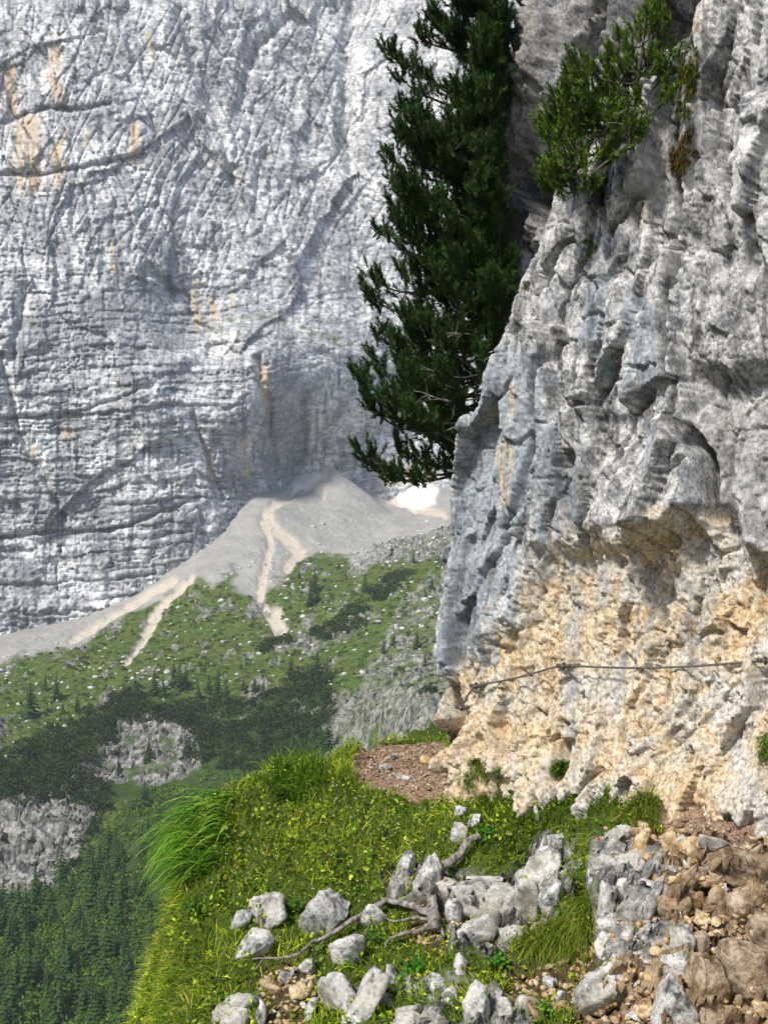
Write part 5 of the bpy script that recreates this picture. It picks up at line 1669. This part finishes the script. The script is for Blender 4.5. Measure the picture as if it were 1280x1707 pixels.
# ------------------------------------------------------------------ dead root and branch
def build_root():
    def w(x, y, lift=0.05, Y=None):
        p = ground_hit(x, y)
        return at(x, y, p[1] - lift)
    root = bpy.data.objects.new('dead_root', None)
    COL.objects.link(root)
    base = w(722, 1545)
    root.location = base
    root['label'] = 'bent grey dead root with a long thin branch trailing left over the stones'
    root['category'] = 'root'

    def limb(name, pts, r0, r1, n=30, parent=root, sides=10, lift=0.06):
        cv = curve([w(x, y, lift + (0.02 if k % 2 else 0)) for k, (x, y) in enumerate(pts)], n)
        cv = cv + 0.35 * r0 * np.stack([perlin(np.arange(n) * 0.37 + 5 * q + len(pts), np.zeros(n) + q, 77 + q) for q in range(3)], 1)
        V, Fq = tube(cv - base, np.linspace(r0, r1, n) * (1 + 0.22 * perlin(np.arange(n) * 0.5, np.zeros(n) + len(pts), 79)), sides, len(pts) * 7, 0.12)
        me = mesh_from(name, V, Fq, smooth=True)
        o = obj(name, me, M_DEAD, parent)
        return o
    limb('trunk', [(798, 1394), (782, 1402), (768, 1422), (752, 1436), (735, 1446), (722, 1466), (718, 1492), (722, 1520), (722, 1548)], 0.028, 0.050, 44, lift=0.14)
    br = limb('branch', [(722, 1526), (700, 1515), (672, 1506), (645, 1503), (618, 1515), (590, 1532), (560, 1552), (538, 1564), (520, 1572), (500, 1588), (478, 1596), (445, 1597), (420, 1598)], 0.030, 0.006, 60, lift=0.12)
    limb('twig', [(545, 1560), (535, 1574), (520, 1584)], 0.009, 0.004, 10, br, 6, 0.10)
    limb('twig', [(618, 1515), (616, 1540), (604, 1560)], 0.007, 0.003, 10, br, 6, 0.12)
    limb('twig', [(440, 1597), (432, 1608), (425, 1618)], 0.006, 0.003, 8, br, 6, 0.10)
    limb('twig', [(640, 1504), (638, 1497), (634, 1490)], 0.012, 0.006, 8, br, 6, 0.12)
    limb('branch', [(722, 1538), (700, 1552), (672, 1556), (650, 1566), (640, 1580)], 0.026, 0.005, 24, lift=0.10)
    limb('branch', [(718, 1534), (690, 1530), (660, 1536), (640, 1530)], 0.016, 0.005, 20, lift=0.12)
    limb('branch', [(724, 1540), (736, 1550), (738, 1562), (726, 1570)], 0.018, 0.006, 16, lift=0.12)


build_root()


# ------------------------------------------------------------------ safety cable
def build_cable():
    root = bpy.data.objects.new('safety_cable', None)
    COL.objects.link(root)
    root['label'] = 'thin rusty steel safety cable pinned along the ochre cliff above the trail'
    root['category'] = 'cable'
    an = [(1290, 1098), (946, 1107), (806, 1141), (782, 1178)]
    W = [CLIFF.hit(x, y, 0.10) for x, y in an]
    base = W[1].copy()
    root.location = base
    segs = [(W[0] + (W[0] - W[1]) * 0.8, W[0], 0.03), (W[0], W[1], 0.045), (W[1], W[2], 0.02), (W[2], W[3], -0.03)]
    pts = []
    for a, b, sag in segs:
        for f in np.linspace(0, 1, 16)[:-1]:
            p = a + (b - a) * f
            p = p - np.array([0, 0, sag * 4 * f * (1 - f)])
            pts.append(p)
    pts.append(W[3])
    # keep the rope in front of the rock
    pts = np.array(pts)
    q = pts - CLIFF.A
    d = q @ CLIFF.N - bil(CLIFF.ts, CLIFF.zs, CLIFF.D, q @ CLIFF.T, pts[:, 2])
    pts = pts + np.maximum(0, 0.012 - d)[:, None] * CLIFF.N
    for _ in range(3):
        pts[1:-1] = 0.5 * pts[1:-1] + 0.25 * (pts[:-2] + pts[2:])
    V, Fq = tube(pts - base, 0.0095, 8)
    obj('rope', mesh_from('rope', V, Fq, smooth=True), M_STEEL, root)
    for p in W:
        i = np.argmin(np.linalg.norm(pts - p, axis=1))
        p = pts[i]
        a = p - CLIFF.N * 0.22
        b = p + CLIFF.N * 0.03
        parts = [tube(np.array([a, b]) - base, [0.014, 0.014], 8)]
        th = np.linspace(0, 2 * math.pi, 14)
        ring = p + 0.026 * (np.cos(th)[:, None] * CLIFF.N + np.sin(th)[:, None] * np.array([0, 0, 1.0]))
        parts.append(tube(ring - base, 0.008, 6))
        parts.append(tube(np.array([p - CLIFF.T * 0.07, p + CLIFF.T * 0.07]) - base, [0.018, 0.018], 8))
        V, Fq = join(parts)
        obj('anchor', mesh_from('anchor', V, Fq), M_STEEL, root)


build_cable()


# ------------------------------------------------------------------ valley vegetation
def spruce_mesh(seed, tiers=11, leaf=True):
    """unit-height spruce crown made of drooping, uneven branch sprays"""
    g = np.random.default_rng(seed)
    V, Fc, C = [], [], []
    for k in range(tiers):
        f = k / (tiers - 1)
        z = 0.08 + 0.90 * f
        R = 0.21 * (1 - f) ** 0.85 + 0.012
        nb = 9 if f < 0.7 else 6
        for b in range(nb):
            a = 2 * math.pi * (b + g.uniform(-0.4, 0.4)) / nb + k
            r = R * g.uniform(0.65, 1.25)
            w = 0.35
            dz = -0.035 - 0.25 * r
            o = len(V)
            V += [(0, 0, z + 0.05), (r * math.cos(a - w), r * math.sin(a - w), z + dz * g.uniform(0.5, 1.2)), (1.15 * r * math.cos(a), 1.15 * r * math.sin(a), z + dz * 0.7),
                  (r * math.cos(a + w), r * math.sin(a + w), z + dz * g.uniform(0.5, 1.2))]
            Fc += [(o, o + 1, o + 2), (o, o + 2, o + 3)]
            sh = g.uniform(0.7, 1.3)
            C += [(0.020 * sh, 0.048 * sh, 0.010 * sh, 1)] * 2 + [(0.050 * sh, 0.105 * sh, 0.018 * sh, 1)] + [(0.032 * sh, 0.068 * sh, 0.013 * sh, 1)]
    return np.array(V), np.array(Fc), np.array(C)


def build_spruces():
    g = np.random.default_rng(1301)
    crowns = []
    for s in range(5):
        V, Fc, C = spruce_mesh(1310 + s)
        m = mesh_from('crown', V, Fc, {'col': C})
        m.materials.append(M_SCRUB)
        crowns.append(m)
    V, Fq = tube([(0, 0, -0.05), (0, 0, 0.4), (0, 0, 0.96)], [0.018, 0.013, 0.003], 6)
    tm = mesh_from('trunk', V, Fq)
    tm.materials.append(M_BARK)

    ORD = ('first', 'second', 'third', 'fourth', 'fifth', 'sixth', 'seventh', 'eighth', 'ninth', 'tenth', 'eleventh', 'twelfth')

    def spruce(p, h, label, group=None):
        r = bpy.data.objects.new('spruce_tree', None)
        COL.objects.link(r)
        r.location = p
        r.scale = (h * g.uniform(0.85, 1.25), h * g.uniform(0.85, 1.25), h)
        r.rotation_euler = (g.normal(0, 0.03), g.normal(0, 0.03), g.uniform(0, 6.28))
        r['label'] = label
        r['category'] = 'spruce'
        if group:
            r['group'] = group
        obj('trunk', tm, None, r)
        obj('crown', crowns[g.integers(0, 5)], None, r)

    px, py, P = VAL['px'], VAL['py'], VAL['P']
    far = P[..., 1] > 150

    def foot(x, y):
        d = (px - x) ** 2 + (py - y) ** 2 + np.where(far, 0, 1e9)
        return P[np.unravel_index(np.argmin(d), d.shape)]
    meadow = 'spruces on the meadow above the dark scrub'
    for i, (x, y, h) in enumerate(sorted([(290, 1145, 44), (300, 1148, 50), (310, 1142, 38), (258, 1160, 42), (272, 1162, 34), (228, 1163, 36), (333, 1165, 34), (363, 1165, 52), (376, 1168, 34), (350, 1150, 30)])):
        p = foot(x, y)
        spruce(p, h * p[1] / F_PX, ORD[i] + ' spruce from the left in the row above the dark scrub', meadow)
    for i, (x, y, h) in enumerate(sorted([(52, 1195, 60), (95, 1165, 44), (128, 1185, 28), (105, 1190, 24), (75, 1150, 28)])):
        p = foot(x, y)
        spruce(p, h * p[1] / F_PX, ORD[i] + ' spruce from the left on the left meadow below the scree', 'spruces on the left meadow')
    for i, (x, y, h) in enumerate(sorted([(524, 985, 40), (518, 1010, 44), (530, 1005, 30), (608, 985, 30), (654, 925, 26), (640, 1000, 28), (690, 940, 22), (500, 965, 22), (720, 985, 26), (708, 1000, 20)])):
        p = foot(x, y)
        spruce(p, h * p[1] / F_PX, ORD[i] + ' slim spruce from the left on the slope below the grey scree cone', 'spruces below the scree cone')
    for i, (x, y, h) in enumerate(sorted([(484, 1125, 36), (530, 1125, 44), (545, 1130, 38), (520, 1130, 30), (656, 1075, 28), (640, 1090, 24), (695, 1080, 30), (710, 1125, 34), (425, 1150, 26), (412, 1155, 22), (440, 1160, 26), (405, 1150, 22)])):
        p = foot(x, y)
        spruce(p, h * p[1] / F_PX, ORD[i] + ' spruce from the left among the pale rocks right of the lower scree tongue', 'spruces among the right hand rocks')
    for i, (x, y, h) in enumerate(sorted([(546, 1250, 60), (535, 1255, 48), (520, 1250, 44), (245, 1270, 40), (312, 1260, 36), (490, 1250, 36), (470, 1260, 30)])):
        p = foot(x, y)
        spruce(p, h * p[1] / F_PX, ORD[i] + ' spruce from the left standing in the dark scrub beside the upper rock band', 'spruces in the dark scrub')
    big = [(103, 1475, 62), (62, 1500, 66), (40, 1560, 80), (20, 1530, 62), (85, 1540, 70), (130, 1560, 60), (180, 1520, 74), (175, 1475, 54), (190, 1440, 44), (115, 1640, 78), (45, 1660, 86), (95, 1690, 90), (20, 1700, 84), (150, 1680, 76), (140, 1600, 64), (200, 1590, 56), (215, 1650, 60)]
    for (x, y, h) in big:
        p = foot(x, y)
        spruce(p, h * p[1] / F_PX, 'tall spruce in the forest below the lower rock band', 'spruces of the lower left forest')
    Q = valley_points([(-40, 1530), (100, 1480), (190, 1400), (260, 1330), (300, 1420), (270, 1500), (260, 1720), (-40, 1720)], 130, 1331)
    for p in Q:
        spruce(p, g.uniform(4.0, 8.5), 'tall spruce in the forest below the lower rock band', 'spruces of the lower left forest')


build_spruces()


def bush_cloud(name, label, P, R, H, nl, leaf, c0, c1, seed, cat='scrub'):
    """low shrubs as clouds of small leaf sprays over domed bodies, joined: a mass nobody could count"""
    g = np.random.default_rng(seed)
    n = len(P)
    d = unit(g.normal(0, 1, (n, nl, 3)))
    d[..., 2] = np.abs(d[..., 2])
    rad = g.uniform(0.55, 1.08, (n, nl, 1)) ** 0.6
    C0 = P[:, None] + d * rad * np.stack([R, R, H], 1)[:, None]
    C0 = C0.reshape(-1, 3)
    m = len(C0)
    u = unit(g.normal(0, 1, (m, 3)))
    v = unit(np.cross(u, g.normal(0, 1, (m, 3))))
    s = leaf * g.uniform(0.6, 1.4, (m, 1))
    V = np.stack([C0 - u * s, C0 + v * s * 0.7, C0 + u * s, C0 - v * s * 0.7], 1).reshape(-1, 3)
    Fq = np.arange(m * 4).reshape(-1, 4)
    f = np.repeat(g.random((n, 1)), nl, 0).reshape(-1, 1) * 0.6 + g.random((m, 1)) * 0.4
    c = np.array(c0) * (1 - f) + np.array(c1) * f
    C = np.repeat(c, 4, 0)
    obj(name, mesh_from(name, V, Fq, {'col': np.c_[C, np.ones(len(C))]}), M_SCRUB, label=label, cat=cat, kind='stuff')


def build_scrub():
    g = np.random.default_rng(1401)
    dark = []
    for poly, n in (([(-40, 1330), (0, 1260), (80, 1220), (170, 1170), (230, 1160), (235, 1200), (190, 1240), (160, 1290), (60, 1330)], 230),
                    ([(230, 1200), (290, 1170), (330, 1165), (420, 1170), (480, 1130), (550, 1140), (560, 1200), (550, 1250), (440, 1290), (330, 1280), (300, 1200)], 420),
                    ([(180, 1165), (235, 1150), (250, 1180), (200, 1190)], 40), ([(435, 1080), (480, 1060), (485, 1075), (450, 1095)], 26),
                    ([(505, 1050), (560, 1030), (605, 1028), (600, 1050), (530, 1062)], 60), ([(610, 985), (650, 960), (680, 950), (660, 990), (620, 1010)], 60),
                    ([(575, 1015), (600, 1000), (615, 1020), (590, 1030)], 16), ([(480, 1130), (540, 1110), (545, 1150), (500, 1160)], 40),
                    ([(80, 1300), (150, 1295), (180, 1325), (100, 1330)], 40), ([(160, 1215), (220, 1185), (330, 1175), (335, 1205), (230, 1215), (170, 1260)], 70), ([(-40, 1315), (100, 1315), (170, 1295), (180, 1335), (60, 1350), (-40, 1355)], 70), ([(150, 1330), (190, 1320), (150, 1420), (120, 1470), (100, 1460)], 30), ([(690, 1160), (720, 1150), (730, 1180)], 8), ([(545, 1165), (560, 1180), (548, 1225)], 12)):
        dark.append(valley_points(poly, n, 1410 + n))
    P = np.concatenate(dark)
    n = len(P)
    bush_cloud('dwarf_pine_scrub', 'dark green mats of dwarf pine scrub across the mid slope', P, g.uniform(1.4, 3.0, n), g.uniform(1.1, 2.4, n), 50, 0.35, (0.012, 0.030, 0.009), (0.042, 0.080, 0.014), 1420)
    P = valley_points([(100, 1470), (170, 1400), (250, 1320), (340, 1295), (560, 1290), (560, 1720), (-40, 1720), (-40, 1530)], 1500, 1430)
    n = len(P)
    bush_cloud('broadleaf_scrub', 'mid green leafy scrub filling the forest floor at lower left', P, g.uniform(1.0, 2.4, n), g.uniform(1.0, 2.6, n), 46, 0.30, (0.045, 0.100, 0.014), (0.15, 0.24, 0.028), 1431)
    ok = (VAL['green'] > 0.6) & (VAL['rock'] < 0.5) & (VAL['tong'] < 0.3)
    P = valley_points([(-40, 1120), (200, 1040), (330, 965), (480, 950), (600, 930), (740, 900), (740, 1140), (560, 1150), (300, 1160), (100, 1230), (-40, 1300)], 900, 1440, ok)
    n = len(P)
    bush_cloud('meadow_tufts', 'low green clumps scattered over the alpine meadow', P, g.uniform(0.4, 1.4, n), g.uniform(0.3, 0.9, n), 26, 0.26, (0.030, 0.060, 0.016), (0.085, 0.125, 0.035), 1441, 'meadow plants')
    # pale boulders strewn over meadow and scree
    P = np.concatenate([valley_points([(-40, 1110), (200, 1040), (330, 960), (420, 920), (590, 920), (740, 880), (740, 1100), (560, 1150), (300, 1160), (100, 1230), (-40, 1300)], 520, 1450),
                        valley_points([(380, 960), (450, 840), (540, 800), (640, 850), (740, 870), (740, 930), (600, 930), (450, 1000)], 120, 1451),
                        valley_points([(620, 920), (740, 880), (740, 930), (640, 940)], 160, 1452)])
    n = len(P)
    V0, F0 = ICO[1]
    sz = g.lognormal(math.log(0.42), 0.45, n).clip(0.15, 1.5)
    nz = 1 + 0.25 * g.normal(0, 1, (n, len(V0), 1))
    Vv = P[:, None] + V0[None] * nz * sz[:, None, None] * np.array([1.2, 1.0, 0.75])
    Fv = (np.arange(n)[:, None, None] * len(V0) + F0[None]).reshape(-1, 3)
    t = NT('far_boulder')
    m = t.done(t.ramp(t.noise(0.6, 3), [(0.35, (0.40, 0.385, 0.35)), (0.65, (0.60, 0.585, 0.55))]), 0.95)
    obj('strewn_boulders', mesh_from('strewn_boulders', Vv.reshape(-1, 3), Fv), m, label='pale boulders strewn over the far meadow and scree', cat='boulders', kind='stuff')


build_scrub()

# ------------------------------------------------------------------ air
def build_haze():
    x0, x1, y0, y1 = -480, 480, -60, 840
    z0, z1 = min(float(VAL['P'][..., 2].min()), float(LED['Z'].min())) - 1.0, 480
    V = np.array([(x, y, z) for x in (x0, x1) for y in (y0, y1) for z in (z0, z1)], float)
    Fq = np.array([(0, 1, 3, 2), (4, 6, 7, 5), (0, 4, 5, 1), (2, 3, 7, 6), (0, 2, 6, 4), (1, 5, 7, 3)])
    m = bpy.data.materials.new('haze')
    m.use_nodes = True
    n = m.node_tree.nodes
    n.clear()
    o = n.new('ShaderNodeOutputMaterial')
    v = n.new('ShaderNodeVolumePrincipled')
    v.inputs['Color'].default_value = (0.88, 0.94, 1.0, 1)
    v.inputs['Density'].default_value = HAZE
    v.inputs['Anisotropy'].default_value = 0.0
    m.node_tree.links.new(v.outputs[0], o.inputs['Volume'])
    obj('haze', mesh_from('haze', V, Fq), m, label='thin pale blue haze in the valley air', cat='haze', kind='stuff')


HAZE = 0.00016
build_haze()
